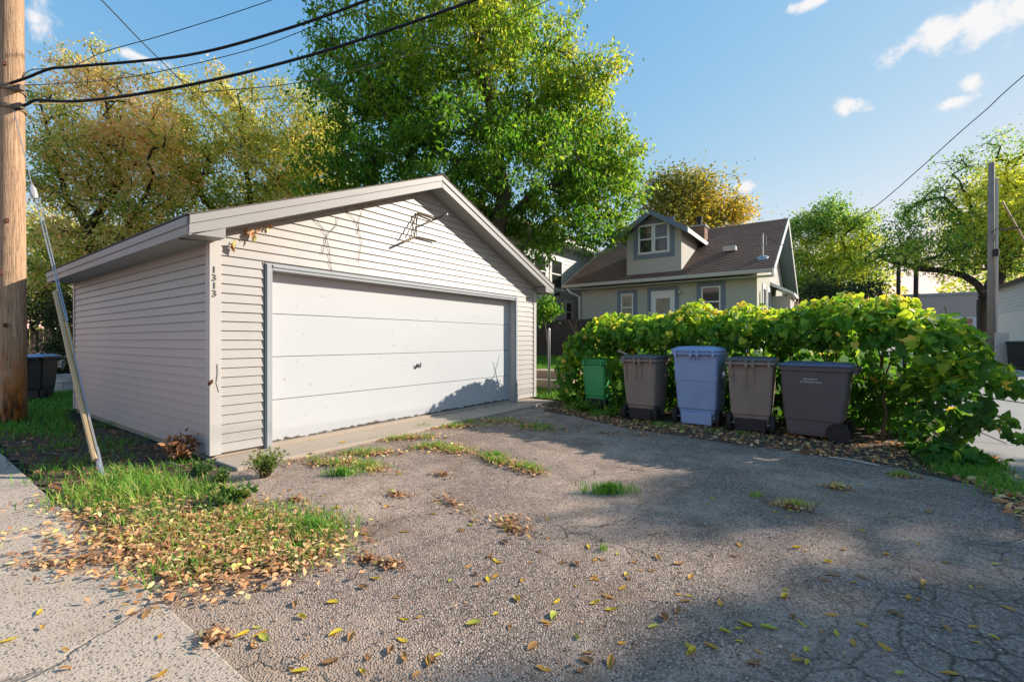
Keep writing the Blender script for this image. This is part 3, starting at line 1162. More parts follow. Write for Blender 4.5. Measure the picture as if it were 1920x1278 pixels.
WG = 'overhead wires crossing above the garage'
cable('overhead_cable', [at(18, 157, 7.0), at(50, 146, 7.0), at(95, 129, 7.0), at(140, 125, 7.0), at(350, 104, 6.9), at(520, 60, 6.8), at(690, 0, 6.7), at(900, -90, 6.5), at(1600, -520, 5.6)], .020, M['cable'],
      'thick black overhead cable leaving the pole at the upper clamp', 'cable', WG, n=60)
cable('overhead_cable', [at(30, 205, 7.0), at(52, 195, 7.0), at(70, 188, 7.0), at(140, 190, 7.0), at(250, 178, 6.9), at(400, 150, 6.9), at(560, 110, 6.8), at(720, 60, 6.7), at(890, 0, 6.6), at(1100, -85, 6.5), at(1800, -480, 5.5)], .021, M['cable'],
      'thickest black overhead cable, lower of the two thick ones from the pole', 'cable', WG, n=60)
cable('overhead_wire', [at(40, 150, 7.1), at(60, 131, 7.2), at(130, 126, 7.5), at(200, 96, 8), at(320, 62, 8.3), at(510, 0, 8.5), at(800, -110, 8.5), at(1300, -330, 8.3)], .007, M['cable'],
      'thin dark wire rising highest from the pole over the thick cables', 'wire', WG, n=40)
cable('overhead_wire', [at(40, 160, 7.1), at(110, 157, 8.0), at(220, 148, 9), at(330, 128, 9.5), at(480, 90, 10), at(600, 45, 10), at(760, -20, 10), at(1200, -250, 9)], .008, M['cable'],
      'thin dark wire running between the two thick black cables', 'wire', WG, n=40)
cable('overhead_wire', [at(40, 195, 7.1), at(150, 192, 8.0), at(330, 176, 9.5), at(500, 163, 10), at(600, 148, 10.2), at(700, 122, 10.4), at(830, 85, 10.5), at(1030, 0, 10.5), at(1250, -110, 10.4), at(1600, -300, 10)], .010, M['wire_tan'],
      'tan weathered wire passing in front of the big green tree', 'wire', WG, n=40)
cable('overhead_wire', [at(30, -160, 7.4), at(190, 0, 8.4), at(265, 78, 9), at(350, 162, 10), at(430, 248, 11), at(500, 322, 12), at(560, 378, 13), at(620, 420, 14)], .010, M['cable'],
      'thin black wire slanting down steeply behind the garage roof', 'wire', WG, n=40)

# ------------------------------------------------------------------ carts
def make_cart(name, loc, rz, w, d, h, mbody, mlid, label, style, group='wheeled bins in front of the hedge', lean=0):
    t = empty(name, loc, label, 'bin', group, rz)
    hb = h - .07
    rings = []
    # z, width factor, depth factor
    for (z, fw, fd) in ((.055, .74, .70), (.10, .77, .74), (.24, .80, .80), (.26, .83, .84), (hb * .60, .90, .93), (hb * .62, .915, .945), (hb * .90, .95, .985), (hb - .055, .96, .99), (hb - .05, 1.02, 1.05), (hb, 1.03, 1.06)):
        if style != 'blue' and abs(z - hb * .62) < .001:
            continue
        rings.append(rrect(w * fw, d * fd, z, .045 * min(1, fw), 0, (1 - fd) * d * .18))
    MB().loft(rings).build('body', mbody, t, local=True, bevel=.006)
    # domed lid
    lr = [rrect(w * 1.05, d * 1.09, hb + .003, .05), rrect(w * 1.07, d * 1.11, hb + .022, .055), rrect(w * 1.03, d * 1.06, hb + .04, .055), rrect(w * .84, d * .86, hb + (.075 if style == 'blue' else .055), .06), rrect(w * .4, d * .4, hb + (.085 if style == 'blue' else .062), .05)]
    lid = MB().loft(lr).build('lid', mlid, t, local=True, smooth=False, bevel=.004)
    mb = MB()
    for sx in (-.28, .28):
        mb.box(w * sx - .012, w * sx + .012, -d * .35, d * .40, hb + .052, hb + .080)
    if style == 'blue':
        mb.build('rib', mlid, lid, local=True, bevel=.004)
    fy = -d * .5
    for sx in ((-.40, -.07, .07, .40) if style != 'green' else (-.36, .36)):
        mb = MB()
        mb.box(w * sx - .016, w * sx + .016, fy - .075, fy - .024, hb - .075, hb + .012)
        mb.build('hinge_lug', mbody, t, local=True, bevel=.004)
    mb = MB()
    mb.tube([(-w * .50, fy - .06, hb - .03), (w * .50, fy - .06, hb - .03)], .013, 8)
    mb.build('handle', mbody, t, local=True, smooth=True)
    if style in ('tan', 'blue'):
        for sx in ((-.36, -.07, .09) if style == 'tan' else (-.09, .0, .09)):
            ln = .30 if style == 'tan' else .09
            mb = MB()
            mb.prism([(w * sx - .006, fy + .012, hb - .06 - ln), (w * sx - .006, fy - .02, hb - .065), (w * sx - .006, fy + .03, hb - .065)], (.012, 0, 0))
            mb.build('gusset', mbody, t, local=True)
    if style == 'blue':
        mb = MB()
        for sx in (-.24, .24):
            mb.box(w * sx - .05, w * sx + .05, -d * .34, -d * .20, .004, .115)
        mb.box(-w * .17, w * .17, -d * .30, -d * .24, .02, .085)
        mb.build('foot', mbody, t, local=True, bevel=.006)
    # wheels and axle on the handle side
    wr = .125 if style != 'green' else .095
    wy = -d * .5 + .115
    for sx in (-1, 1):
        x0 = sx * (w * .5 - .055)
        mb = MB()
        prof = [(wr * .55, 0), (wr * .92, .0), (wr, .012), (wr, .045), (wr * .92, .057), (wr * .55, .057)]
        rg = []
        for (rr, dx) in prof:
            rg.append([(x0 + sx * dx, wy + rr * math.cos(2 * math.pi * k / 18), wr + rr * math.sin(2 * math.pi * k / 18)) for k in range(18)])
        mb.loft(rg, cap=False)
        wh = mb.build('wheel', M['rubber'], t, local=True)
        mb = MB()
        mb.loft([[(x0 + sx * dx, wy + rr * math.cos(2 * math.pi * k / 12), wr + rr * math.sin(2 * math.pi * k / 12)) for k in range(12)] for rr, dx in ((wr * .56, .01), (wr * .56, .046), (wr * .2, .05), (wr * .18, .064))])
        mb.build('hub', M['black_plastic'], wh, local=True)
    mb = MB()
    mb.tube([(-w * .5 + .03, wy, wr), (w * .5 - .03, wy, wr)], .012, 6)
    mb.build('axle', M['galv'], t, local=True)
    mb = MB()
    mb.box(-w * .33, w * .33, wy - .05, wy + .05, .03, .20)
    mb.build('axle_housing', mbody if style == 'blue' else M['black_plastic'], t, local=True, bevel=.01)
    return t


M['cart_tan'] = plain('faded_brown_grey_cart', (.25, .20, .165), .6, .3, .28, 5, .12)
M['cart_tanlid'] = plain('grey_cart_lid', (.11, .105, .11), .5, .4, .12, 14, .08)
M['cart_blue'] = plain('blue_cart', (.25, .345, .55), .5, .35, .16, 5, .08)
M['cart_green'] = plain('green_cart', (.06, .38, .13), .45, .4, .10, 8, .05)
M['cart_dark'] = plain('dark_grey_brown_cart', (.105, .09, .092), .6, .35, .22, 20, .2)
M['cart_darklid'] = plain('slate_blue_lid', (.10, .125, .20), .5, .4, .15, 20, .1)
M['print'] = plain('worn_white_print', (.55, .58, .62), .6, .2, .3, 60)

make_cart('wheeled_bin', (-3.68, 7.88, .0), R(4), .46, .50, .95, M['cart_green'], M['cart_green'], 'narrow bright green wheeled bin at the garage end of the row', 'green')
make_cart('wheeled_bin', (-2.55, 7.26, .0), R(-2), .56, .66, 1.05, M['cart_tan'], M['cart_tanlid'], 'grey-brown wheeled bin between the green bin and the blue bin', 'tan')
make_cart('wheeled_bin', (-1.72, 7.34, .0), R(-1), .66, .72, 1.17, M['cart_blue'], M['cart_blue'], 'tall blue wheeled recycling bin with matching blue domed lid', 'blue')
make_cart('wheeled_bin', (-1.00, 7.20, .0), R(2), .58, .66, 1.05, M['cart_tan'], M['cart_tanlid'], 'grey-brown wheeled bin between the blue bin and the dark sideways bin', 'tan')
dk = make_cart('wheeled_bin', (-.24, 7.14, .0), R(84), .60, .74, 1.00, M['cart_dark'], M['cart_darklid'], 'dark bin turned sideways, blue-grey lid, white lettering on its flank', 'dark')
for i, (txt, sz) in enumerate((('PROPERTY', .034), ('OF MINNEAPOLIS', .030))):
    cu = bpy.data.curves.new('txt', 'FONT')
    cu.body = txt
    cu.size = sz
    cu.extrude = .0008
    cu.align_x = 'CENTER'
    ob = bpy.data.objects.new('txt', cu)
    C.objects.link(ob)
    dg = bpy.context.evaluated_depsgraph_get()
    me = bpy.data.meshes.new_from_object(ob.evaluated_get(dg))
    bpy.data.objects.remove(ob)
    me.materials.clear()
    me.materials.append(M['print'])
    rot = Matrix.Rotation(R(-90), 4, 'Z') @ Matrix.Rotation(R(90), 4, 'X')
    me.transform(Matrix.Translation((-.2885, .03, .765 - i * .034)) @ rot)
    link('lettering', me, dk)
# small scraps: white stick on the lid and on the ground
mb = MB()
mb.tube([(-.10, 5.98, .012), (.12, 5.94, .02), (.32, 5.86, .012)], .008, 5)
tag(mb.build('stick', M['trimwhite']), 'thin white stick lying on the ground by the dark bin', 'stick')
mb = MB()
mb.tube([(-2.90, 6.93, 1.10), (-2.78, 7.05, 1.045)], .010, 5)
tag(mb.build('stick', M['trimwhite']), 'short white stick poking out at the grey bin lid corner', 'stick')

# metal post by the garage
mb = MB()
mb.tube([(-5.20, 8.62, -.05), (-5.20, 8.62, 1.50), (-5.20, 8.62, 1.53), (-5.20, 8.62, 1.56)], [.030, .030, .022, .006], 10)
tag(mb.build('fence_post', M['galv'], smooth=True), 'bare galvanised metal post standing at the right corner of the garage', 'post')

# steps up to the lawn
st = empty('concrete_steps', (-5.5, 9.3, .1), 'two tan concrete steps rising to the lawn behind the metal post', 'steps')
for (y0, y1, z1) in ((9.0, 9.45, .36), (9.455, 10.1, .54)):
    mb = MB()
    mb.box(-6.3, -4.95, y0, y1, 0, z1)
    mb.build('step', M['steps'], st, bevel=.015)

# ------------------------------------------------------------------ trees
def tubes_np(A, B, ra, rb, n=5):
    """many cone frustums A->B"""
    d = B - A
    L = np.linalg.norm(d, axis=1, keepdims=True) + 1e-9
    d = d / L
    ref = np.where(np.abs(d[:, 2:3]) < .9, np.array([[0, 0, 1.0]]), np.array([[1.0, 0, 0]]))
    s = np.cross(d, ref)
    s /= np.linalg.norm(s, axis=1, keepdims=True)
    u = np.cross(s, d)
    th = np.arange(n) * 2 * math.pi / n
    ring = s[:, None] * np.cos(th)[None, :, None] + u[:, None] * np.sin(th)[None, :, None]
    V0 = A[:, None] + ring * ra[:, None, None]
    V1 = B[:, None] + ring * rb[:, None, None]
    m_ = len(A)
    V = np.concatenate([V0, V1], 1).reshape(-1, 3)
    b = (np.arange(m_) * 2 * n)[:, None]
    k = np.arange(n)
    F = np.stack([b + k, b + (k + 1) % n, b + n + (k + 1) % n, b + n + k], 2).reshape(-1, 4)
    return V, F


def make_tree(name, label, spine, blobs, ntips, per, leaf, mat, bark, seed, droop=.35, spread=.35, group=None, limbs=(), r0=.2, twig=.008, cat='tree', lw=.45, surf=.5, gradtint=0.0, tintn=.13):
    """spine: list of points of the trunk; blobs: (centre, (rx,ry,rz), tint, weight)"""
    r = np.random.default_rng(seed)
    nodes, par = [], []
    fixed = []

    def poly(pts, p):
        for i, q in enumerate(pts):
            q = np.array(q, float)
            if p >= 0:
                a = nodes[p]
                k = max(1, int(np.linalg.norm(q - a) / .5))
                for j in range(1, k + 1):
                    f = j / k
                    nodes.append(a + (q - a) * f + (r.normal(0, .03, 3) if j < k else 0))
                    par.append(p)
                    p = len(nodes) - 1
            else:
                nodes.append(q)
                par.append(-1)
                p = len(nodes) - 1
        return p

    poly(spine, -1)
    for lb in limbs:
        q = np.array(lb[0], float)
        i = int(np.argmin(np.linalg.norm(np.array(nodes) - q, axis=1)))
        poly(lb, i)
    nfix = len(nodes)
    W = np.array([b[3] * b[1][0] * b[1][2] for b in blobs])
    W = W / W.sum()
    ch = r.choice(len(blobs), ntips, p=W)
    dirs = r.normal(size=(ntips, 3))
    dirs /= np.linalg.norm(dirs, axis=1, keepdims=True)
    rad = r.uniform(0, 1, ntips) ** (1 / 3 if surf <= 0 else 1 / (3 + 3 * surf))
    rad *= 1 + r.normal(0, .17, ntips)
    cen = np.array([tuple(b[0]) for b in blobs])[ch]
    rr = np.array([b[1] for b in blobs])[ch]
    tips = cen + dirs * rad[:, None] * rr
    tt = np.array([b[2] for b in blobs])[ch]
    base = np.array(nodes)
    dmin = np.min(np.linalg.norm(tips[:, None] - base[None], axis=2), axis=1) if len(base) * ntips < 3e6 else np.linalg.norm(tips - base.mean(0), axis=1)
    order = np.argsort(dmin)
    cap = nfix + ntips * 5
    N = np.zeros((cap, 3))
    N[:nfix] = base
    cnt = nfix
    tipid = np.zeros(ntips, int)
    for ti in order:
        t = tips[ti]
        dv = t - N[:cnt]
        dist = np.linalg.norm(dv, axis=1)
        pen = np.where(dv[:, 2] < 0, -dv[:, 2] * .5, 0)
        i = int(np.argmin(dist + pen))
        k = int(min(4, max(1, dist[i] / .45)))
        a = N[i].copy()
        mid = r.normal(0, .10, 3) * min(1.5, dist[i])
        p = i
        for j in range(1, k + 1):
            f = j / k
            N[cnt] = a + (t - a) * f + mid * 4 * f * (1 - f) + np.array([0, 0, .10 * dist[i] * 4 * f * (1 - f)])
            par.append(p)
            p = cnt
            cnt += 1
        tipid[ti] = p
    N = N[:cnt]
    par = np.array(par)
    load = np.zeros(cnt)
    load[tipid] += 1
    for i in range(cnt - 1, 0, -1):
        if par[i] >= 0:
            load[par[i]] += load[i]
    rad_n = twig * np.sqrt(np.maximum(load, .6))
    rad_n = np.minimum(rad_n * (r0 / max(rad_n[0], 1e-6)) ** .5 if rad_n[0] > 0 else rad_n, r0)
    sc_ = r0 / rad_n[0]
    big = rad_n > rad_n[0] * .2
    rad_n = np.where(big, rad_n * (1 + (sc_ - 1) * np.clip(rad_n / rad_n[0], 0, 1)), rad_n)
    ids = np.arange(cnt)[par >= 0]
    V, F = tubes_np(N[par[ids]], N[ids], np.minimum(rad_n[par[ids]], rad_n[ids] * 1.6), rad_n[ids], 5)
    root = empty(name, tuple(nodes[0]), label, cat, group)
    off = np.array(nodes[0])
    link('trunk', mesh_np('trunk', V - off, F, bark, smooth=True), root)
    # leaves around each tip and the last stretch leading to it
    P = np.repeat(tips, per, 0)
    T = np.repeat(tt, per) + r.normal(0, tintn, ntips * per) + np.repeat(r.normal(0, tintn * .8, ntips), per)
    prev = N[par[tipid]]
    back = r.uniform(0, .9, ntips * per)[:, None] ** 1.5
    P = P + (np.repeat(prev, per, 0) - P) * back + r.normal(0, spread, (ntips * per, 3)) * np.array([1, 1, .8])
    if gradtint:
        zc = (P[:, 2] - P[:, 2].mean()) / (P[:, 2].std() + 1e-6)
        T = T + gradtint * zc
    V, F, T = leaf_arrays(P, leaf, leaf * lw, r, (0, 0, -1), droop, T)
    link('crown', mesh_np('crown', V - off, F, mat, T), root)
    return root


def B(px, py, rx, ry, t, tint=.4, w=1.0, depth=1.0):
    k = t / FPX
    return (at(px, py, t), (rx * k, rx * k * depth, ry * k), tint, w)


# large green tree behind the garage
T0 = 16.0
make_tree('leafy_tree', 'large bright green tree towering behind the garage roof', [(-10.6, 12.6, .3), at(925, 520, T0), at(932, 440, T0), at(946, 362, T0), at(930, 260, T0), at(905, 130, T0), at(890, 0, T0), at(880, -120, T0)],
          [B(700, 110, 125, 100, T0, .35), B(850, 50, 160, 120, T0 - .5, .55), B(960, 160, 150, 130, T0 + .5, .5), B(1090, 140, 85, 62, T0, .66, .7), B(1120, 235, 62, 50, T0, .66, .6),
           B(720, 260, 130, 100, T0 + .6, .25), B(850, 300, 165, 110, T0 - .7, .3), B(1000, 320, 150, 105, T0, .38), B(1125, 350, 85, 85, T0, .52), B(650, 350, 95, 55, T0, .28),
           B(1090, 425, 88, 50, T0, .36), B(900, -110, 210, 110, T0, .55), B(1000, 425, 60, 45, T0 + .4, .34), B(615, 130, 45, 50, T0 + .3, .34, .8), B(1150, 300, 60, 60, T0 + .6, .62), B(1055, 250, 90, 90, T0 + 1, .52), B(760, 170, 90, 90, T0 - 1.2, .42), B(1040, 470, 45, 30, T0 - .4, .32, .8)],
          2000, 44, .165, M['leaf_green'], M['bark'], 11, .5, .21, None, [[at(932, 430, T0), at(1000, 360, T0), at(1090, 330, T0)], [at(946, 370, T0), at(840, 290, T0), at(740, 230, T0), at(660, 150, T0)], [at(930, 260, T0), at(1020, 180, T0), at(1100, 140, T0)]],
          .26, .010, gradtint=.05, tintn=.15)
make_tree('sprout_bush', 'low green leafy branch hanging at the garage right eave', [(-7.2, 11.9, .7), (-7.25, 11.8, 1.6), (-7.3, 11.7, 2.2)],
          [(at(1022, 578, 13.5), (.32, .32, .28), .3, 1)], 16, 40, .14, M['leaf_green'], M['bark'], 12, .5, .14, None, (), .03, .006, 'bush')

# autumn trees on the left
TL = 16.0
G1 = 'autumn trees beyond the garage'
make_tree('autumn_tree', 'rust-brown autumn tree with dark crooked trunk next to the utility pole', [at(190, 640, TL), at(165, 430, TL), at(130, 380, TL), at(103, 300, TL), at(85, 230, TL), at(75, 190, TL)],
          [B(200, 210, 120, 70, TL, .74, 1, .8), B(150, 300, 95, 70, TL - .5, .48), B(250, 290, 100, 75, TL, .72), B(190, 400, 110, 70, TL, .55), B(300, 400, 70, 70, TL, .45), B(90, 230, 45, 60, TL, .35, .8), B(110, 340, 50, 50, TL + .5, .25, .8),
           B(190, 125, 50, 55, TL, .6, .4), B(80, 175, 30, 40, TL, .45, .35), B(230, 480, 110, 60, TL + 1, .5), B(120, 480, 70, 60, TL + .6, .35), B(90, 560, 60, 40, TL + 1, .4, .7)],
          720, 56, .125, M['leaf_olive'], M['bark_dark'], 21, .4, .20, G1, [[at(165, 430, TL), at(230, 330, TL), at(215, 250, TL), at(185, 130, TL)], [at(190, 500, TL), at(255, 400, TL), at(290, 330, TL)]], .20, .010, tintn=.20)
TL2 = 19.0
make_tree('autumn_tree', 'broad olive and yellow tree between the rusty tree and the green tree', [at(480, 660, TL2), at(480, 480, TL2), at(470, 380, TL2), at(460, 280, TL2), at(450, 200, TL2)],
          [B(400, 230, 100, 60, TL2, .52), B(520, 230, 100, 55, TL2, .50), B(590, 220, 70, 55, TL2 + .5, .46), B(340, 320, 90, 75, TL2, .45), B(460, 320, 110, 80, TL2 - .5, .45), B(570, 310, 90, 80, TL2, .5), B(400, 420, 110, 70, TL2, .35), B(540, 410, 100, 70, TL2, .4), B(300, 250, 60, 70, TL2, .6, .8),
           B(330, 160, 40, 30, TL2, .55, .4), B(460, 175, 80, 25, TL2, .62, .5), B(620, 340, 60, 70, TL2 + 1, .45)],
          820, 58, .145, M['leaf_olive'], M['bark_dark'], 22, .4, .23, G1, [[at(480, 480, TL2), at(380, 370, TL2), at(320, 270, TL2)], [at(470, 400, TL2), at(560, 300, TL2), at(600, 230, TL2)]], .24, .011)
make_tree('background_tree', 'dim yellow-brown tree farthest back between pole and garage', [at(90, 660, 26), at(90, 520, 26), at(90, 430, 26)],
          [B(60, 420, 40, 50, 26, .55), B(120, 470, 60, 60, 26, .45), B(60, 520, 50, 60, 26, .45), B(200, 480, 80, 60, 26, .5), B(330, 480, 90, 60, 26, .4)], 260, 36, .24, M['leaf_olive'], M['bark_dark'], 23, .35, .5, G1, (), .2, .014)
for k, (px, py, rx, ry, t, lab) in enumerate([(118, 668, 26, 34, 15.0, 'dark tangled shrub above the low pale wall by the pole'), (70, 570, 45, 40, 17.0, 'dark shrub crown rising behind the silver car'), (140, 590, 40, 55, 14.5, 'dark shrub hard against the back corner of the garage')]):
    c = at(px, py, t)
    make_tree('shrub', lab, [(c.x, c.y, 0), (c.x, c.y, max(.3, c.z * .6))], [(c, (rx * t / FPX, rx * t / FPX, ry * t / FPX), .4, 1)], 90, 34, .11, M['leaf_dark'], M['bark_dark'], 31 + k, .2, .16, 'dark shrubs beyond the utility pole', (), .04, .006, 'shrub')

# trees behind the bungalow and to its right
make_tree('golden_tree', 'golden yellow tree showing above the bungalow roof by the dormer', [at(1300, 640, 34), at(1300, 470, 34), at(1300, 400, 34), at(1310, 350, 34)],
          [B(1300, 375, 75, 45, 34, .42), B(1240, 360, 50, 38, 34, .25), B(1350, 395, 52, 35, 34, .62), B(1290, 345, 55, 25, 34, .35, .7), B(1380, 400, 22, 28, 34, .85, .7), B(1270, 420, 80, 40, 34, .5)], 380, 40, .26, M['leaf_gold'], M['bark'], 41, .35, .5, None, (), .25, .016)
make_tree('rounded_tree', 'rounded green and yellow tree immediately right of the bungalow gable', [at(1560, 650, 30), at(1560, 540, 30), at(1560, 460, 30), at(1555, 410, 30)],
          [B(1555, 402, 42, 26, 30, .38), B(1515, 430, 38, 30, 30, .42), B(1600, 425, 36, 30, 30, .6), B(1540, 470, 55, 30, 30, .75), B(1605, 480, 44, 40, 30, .78), B(1560, 525, 70, 36, 30, .62), B(1500, 505, 26, 40, 30, .5)], 520, 44, .19, M['leaf_mixed'], M['bark_dark'], 42, .35, .30, None, (), .25, .014)
make_tree('shrub', 'dark reddish shrub mass beneath the rounded tree', [at(1560, 640, 24), at(1560, 590, 24)], [B(1560, 560, 55, 40, 24, .45), B(1620, 560, 40, 36, 24, .35), B(1510, 565, 30, 35, 24, .5)], 170, 36, .16, M['leaf_dark'], M['bark_dark'], 43, .2, .3, None, (), .06, .008, 'shrub')
TB = 27.0
make_tree('gnarled_tree', 'old gnarled tree with a long bent limb behind the grey pole', [at(1852, 680, TB), at(1850, 600, TB), at(1850, 560, TB), at(1870, 520, TB), at(1885, 450, TB), at(1880, 380, TB), at(1890, 300, TB)],
          [B(1700, 440, 50, 40, TB, .3, .4), B(1750, 400, 55, 50, TB, .35, .45), B(1680, 480, 60, 30, TB, .5, .8), B(1770, 470, 70, 35, TB, .5, .9), B(1830, 400, 60, 45, TB, .92, 1.0), B(1870, 345, 50, 38, TB, 1.0, 1.0), B(1895, 420, 60, 60, TB, .85, 1.1), B(1850, 460, 70, 45, TB, .70, 1.1), B(1940, 380, 60, 80, TB, .6), B(1880, 285, 55, 35, TB, .5, .35), B(1800, 330, 50, 35, TB, .35, .3), B(1910, 480, 60, 40, TB, .4)],
          900, 44, .17, M['leaf_mixed'], M['bark_dark'], 44, .35, .30, None,
          [[at(1850, 565, TB), at(1835, 535, TB), at(1805, 515, TB), at(1760, 506, TB), at(1715, 502, TB), at(1670, 490, TB), at(1640, 470, TB)], [at(1870, 520, TB), at(1820, 420, TB), at(1770, 370, TB), at(1720, 380, TB)], [at(1850, 440, TB), at(1800, 340, TB)]], .42, .016)
# far woods
r = np.random.default_rng(77)
nf = 15000
pxs = np.concatenate([r.uniform(1380, 2000, 9500), r.uniform(-60, 700, 5500)])
tf = r.uniform(52, 70, nf)
hmax = np.where(pxs > 1600, 9.0, 5.5) + 3.0 * np.sin(pxs * .021) + 2.0 * np.sin(pxs * .053 + 1)
zz = r.uniform(-.2, 1, nf) * hmax
aa = (pxs - 960) / FPX * tf
P = np.stack([aa * CW - tf * SW, aa * SW + tf * CW, zz + 1.0], 1)
V, F, T = leaf_arrays(P, .55, .4, r, (0, 0, -1), .2, .45 + .2 * np.sin(pxs * .03) + r.normal(0, .18, nf))
tag(link('far_woods', mesh_np('far_woods', V, F, M['leaf_olive'], T)), 'far off band of autumn woodland along the horizon', None, None, 'stuff')
for k, px in enumerate((1683, 1716, 1648)):
    mb = MB()
    a, b = at(px, 640, 46), at(px + 2, (490, 478, 520)[k], 46)
    mb.tube([a, (a + b) / 2, b], (.17, .20, .10)[k], 7)
    tag(mb.build('bare_trunk', M['bark_dark']), ['straight dark trunk beyond the hedge, left of the thicker one', 'thicker straight trunk rising beyond the hedge and pale building', 'thin pale trunk beside the rounded tree'][k], 'tree trunk', 'straight trunks beyond the hedge')

# shade trees off to the right that throw the dappled shade over the lot
def pq(p, q, z):
    return Vector((-.768 * p + .64 * q, .64 * p + .768 * q, z))


make_tree('shade_tree', 'broad leafy maple standing across the side alley', [pq(-.6, 21, .1), pq(-.6, 21, 3), pq(-.5, 21, 6), pq(-.4, 21, 9)],
          [(pq(-.25, 21, 9.3), (1.85, 1.85, 1.5), .5, 1.3), (pq(1.25, 20.8, 9.65), (.42, .5, .5), .5, 1.2), (pq(-2.2, 20.6, 8.6), (1.8, 1.8, 1.8), .5, 1), (pq(.9, 21, 7.5), (.8, .8, 1.0), .5, 1.3), (pq(2.1, 21, 7.75), (.7, .7, .75), .5, 1.2),
           (pq(3.02, 21.2, 8.7), (.40, .45, 1.0), .5, 1.5), (pq(.2, 20.6, 10.6), (1.2, 1.2, .5), .5, .30), (pq(-1.8, 21, 10.6), (1.4, 1.2, .8), .5, .6)],
          460, 46, .25, M['leaf_mixed'], M['bark'], 51, .3, .22, None, [[pq(-.5, 21, 5.8), pq(1.2, 21, 7.2), pq(2.8, 21.2, 8.0)]], .3, .012)

# ------------------------------------------------------------------ vine hedge
hg = empty('vine_hedge', (-1.7, 8.0, 0), 'long hedge of broad-leaved climbing vines behind the row of bins', 'hedge')
r = np.random.default_rng(8)
HB = [  # blobs (x, y, z, rx, ry, rz)
]
for x in np.arange(-3.95, .80, .40):
    f = (x + 4.2) / 5.4
    yc = 8.35 - .55 * f
    end = min(1, (x + 4.6) / 1.3)
    top = (1.30 + .46 * min(1, end)) + r.uniform(-.09, .11)
    HB.append((x, yc + r.uniform(-.08, .08), top * .60, .50, .62 + .1 * r.uniform(-1, 1), top * .42))
    HB.append((x, yc - .15, top * .78, .45, .70 + .1 * r.uniform(-1, 1), top * .20))
    HB.append((x, yc + .15, .36, .40, .42, .40))
HB += [(-4.12, 7.95, .56, .40, .55, .56), (-3.85, 7.85, .85, .45, .55, .55), (-3.3, 8.05, .7, .5, .5, .7), (.70, 7.40, 1.12, .60, .6, .52), (.98, 7.35, 1.05, .40, .5, .45), (.35, 7.5, 1.36, .6, .6, .38),
       (.85, 7.0, .28, .34, .30, .26), (1.05, 6.85, .55, .26, .28, .30), (1.25, 7.0, .92, .26, .26, .14), (1.50, 6.85, .78, .20, .18, .07), (1.72, 6.75, .66, .14, .12, .05), (1.30, 6.8, .42, .16, .14, .06), (1.48, 6.6, .30, .12, .12, .05),
       (.50, 7.6, 1.72, .28, .25, .12), (-.2, 7.8, 1.74, .2, .2, .10), (-2.0, 8.0, 1.78, .2, .2, .08), (-3.85, 8.2, 1.52, .2, .2, .16), (.9, 6.35, .10, .3, .3, .10)]
HB = np.array(HB)


def hedge_leaves(n, lo=.82, hi=1.08):
    A = HB[:, 3] * HB[:, 5] + HB[:, 3] * HB[:, 4]
    ch = r.choice(len(HB), n, p=A / A.sum())
    d = r.normal(size=(n, 3))
    d /= np.linalg.norm(d, axis=1, keepdims=True)
    rad = r.uniform(lo, hi, n)
    b = HB[ch]
    P = b[:, :3] + d * b[:, 3:] * rad[:, None]
    nor = d / b[:, 3:]
    nor /= np.linalg.norm(nor, axis=1, keepdims=True)
    # drop what is deep inside another mass
    q = np.min(np.sum(((P[:, None] - HB[None, :, :3]) / HB[None, :, 3:]) ** 2, 2) + np.where(np.arange(len(HB))[None] == ch[:, None], 9, 0), 1)
    keep = (q > .42) & (P[:, 2] > .05)
    # keep foliage clear of the bins
    inb = (P[:, 0] > -2.95) & (P[:, 0] < .3) & (P[:, 1] < 7.72) & (P[:, 2] < 1.16)
    ing = (P[:, 0] > -3.98) & (P[:, 0] < -3.36) & (P[:, 1] < 8.20) & (P[:, 2] < 1.02)
    keep &= ~(inb | ing)
    return P[keep], nor[keep]


OUT = np.array([(0, 0), (.10, .30), (-.12, .42), (.22, .52), (.50, .44), (.60, .30), (.78, .22), (1.0, 0)])   # half outline of a vine leaf (along, across)


def vine_arrays(P, nor, size, tint, seed):
    rr = np.random.default_rng(seed)
    n = len(P)
    nn = nor * .65 + rr.normal(0, .55, (n, 3)) + np.array([0, 0, .25])
    nn /= np.linalg.norm(nn, axis=1, keepdims=True)
    dn = np.array([0, 0, -1.0]) + rr.normal(0, .45, (n, 3)) + nor * .35
    d = dn - nn * np.sum(dn * nn, 1, keepdims=True)
    d /= np.linalg.norm(d, axis=1, keepdims=True)
    s = np.cross(nn, d)
    sz = (size * rr.uniform(.45, 1.35, n))[:, None]
    cup = rr.uniform(-.10, .28, n)[:, None]
    tipb = rr.uniform(-.25, .08, n)[:, None]
    K = len(OUT)
    V = []
    mids = [(.0, 0), (.32, 0), (.66, 0)]
    outline = [(0.0, 0.0)] + [tuple(x) for x in OUT[2:-1]] + [(1.0, 0.0)] + [(a, -b) for a, b in OUT[2:-1][::-1]]
    pts = outline + [(.38, 0.0)]
    for (a, b) in pts:
        V.append(P + d * sz * (a - .2) + s * sz * b + nn * sz * (cup * (abs(b) * 1.2) ** 1.2 + tipb * max(a, 0) ** 2))
    V = np.stack(V, 1)
    m_ = len(outline)
    tri = np.array([(m_, i, (i + 1) % m_) for i in range(m_)])
    b_ = (np.arange(n) * (m_ + 1))[:, None, None]
    F = (b_ + tri[None]).reshape(-1, 3)
    return V.reshape(-1, 3), F, np.repeat(np.clip(tint, 0, 1), m_ + 1), V


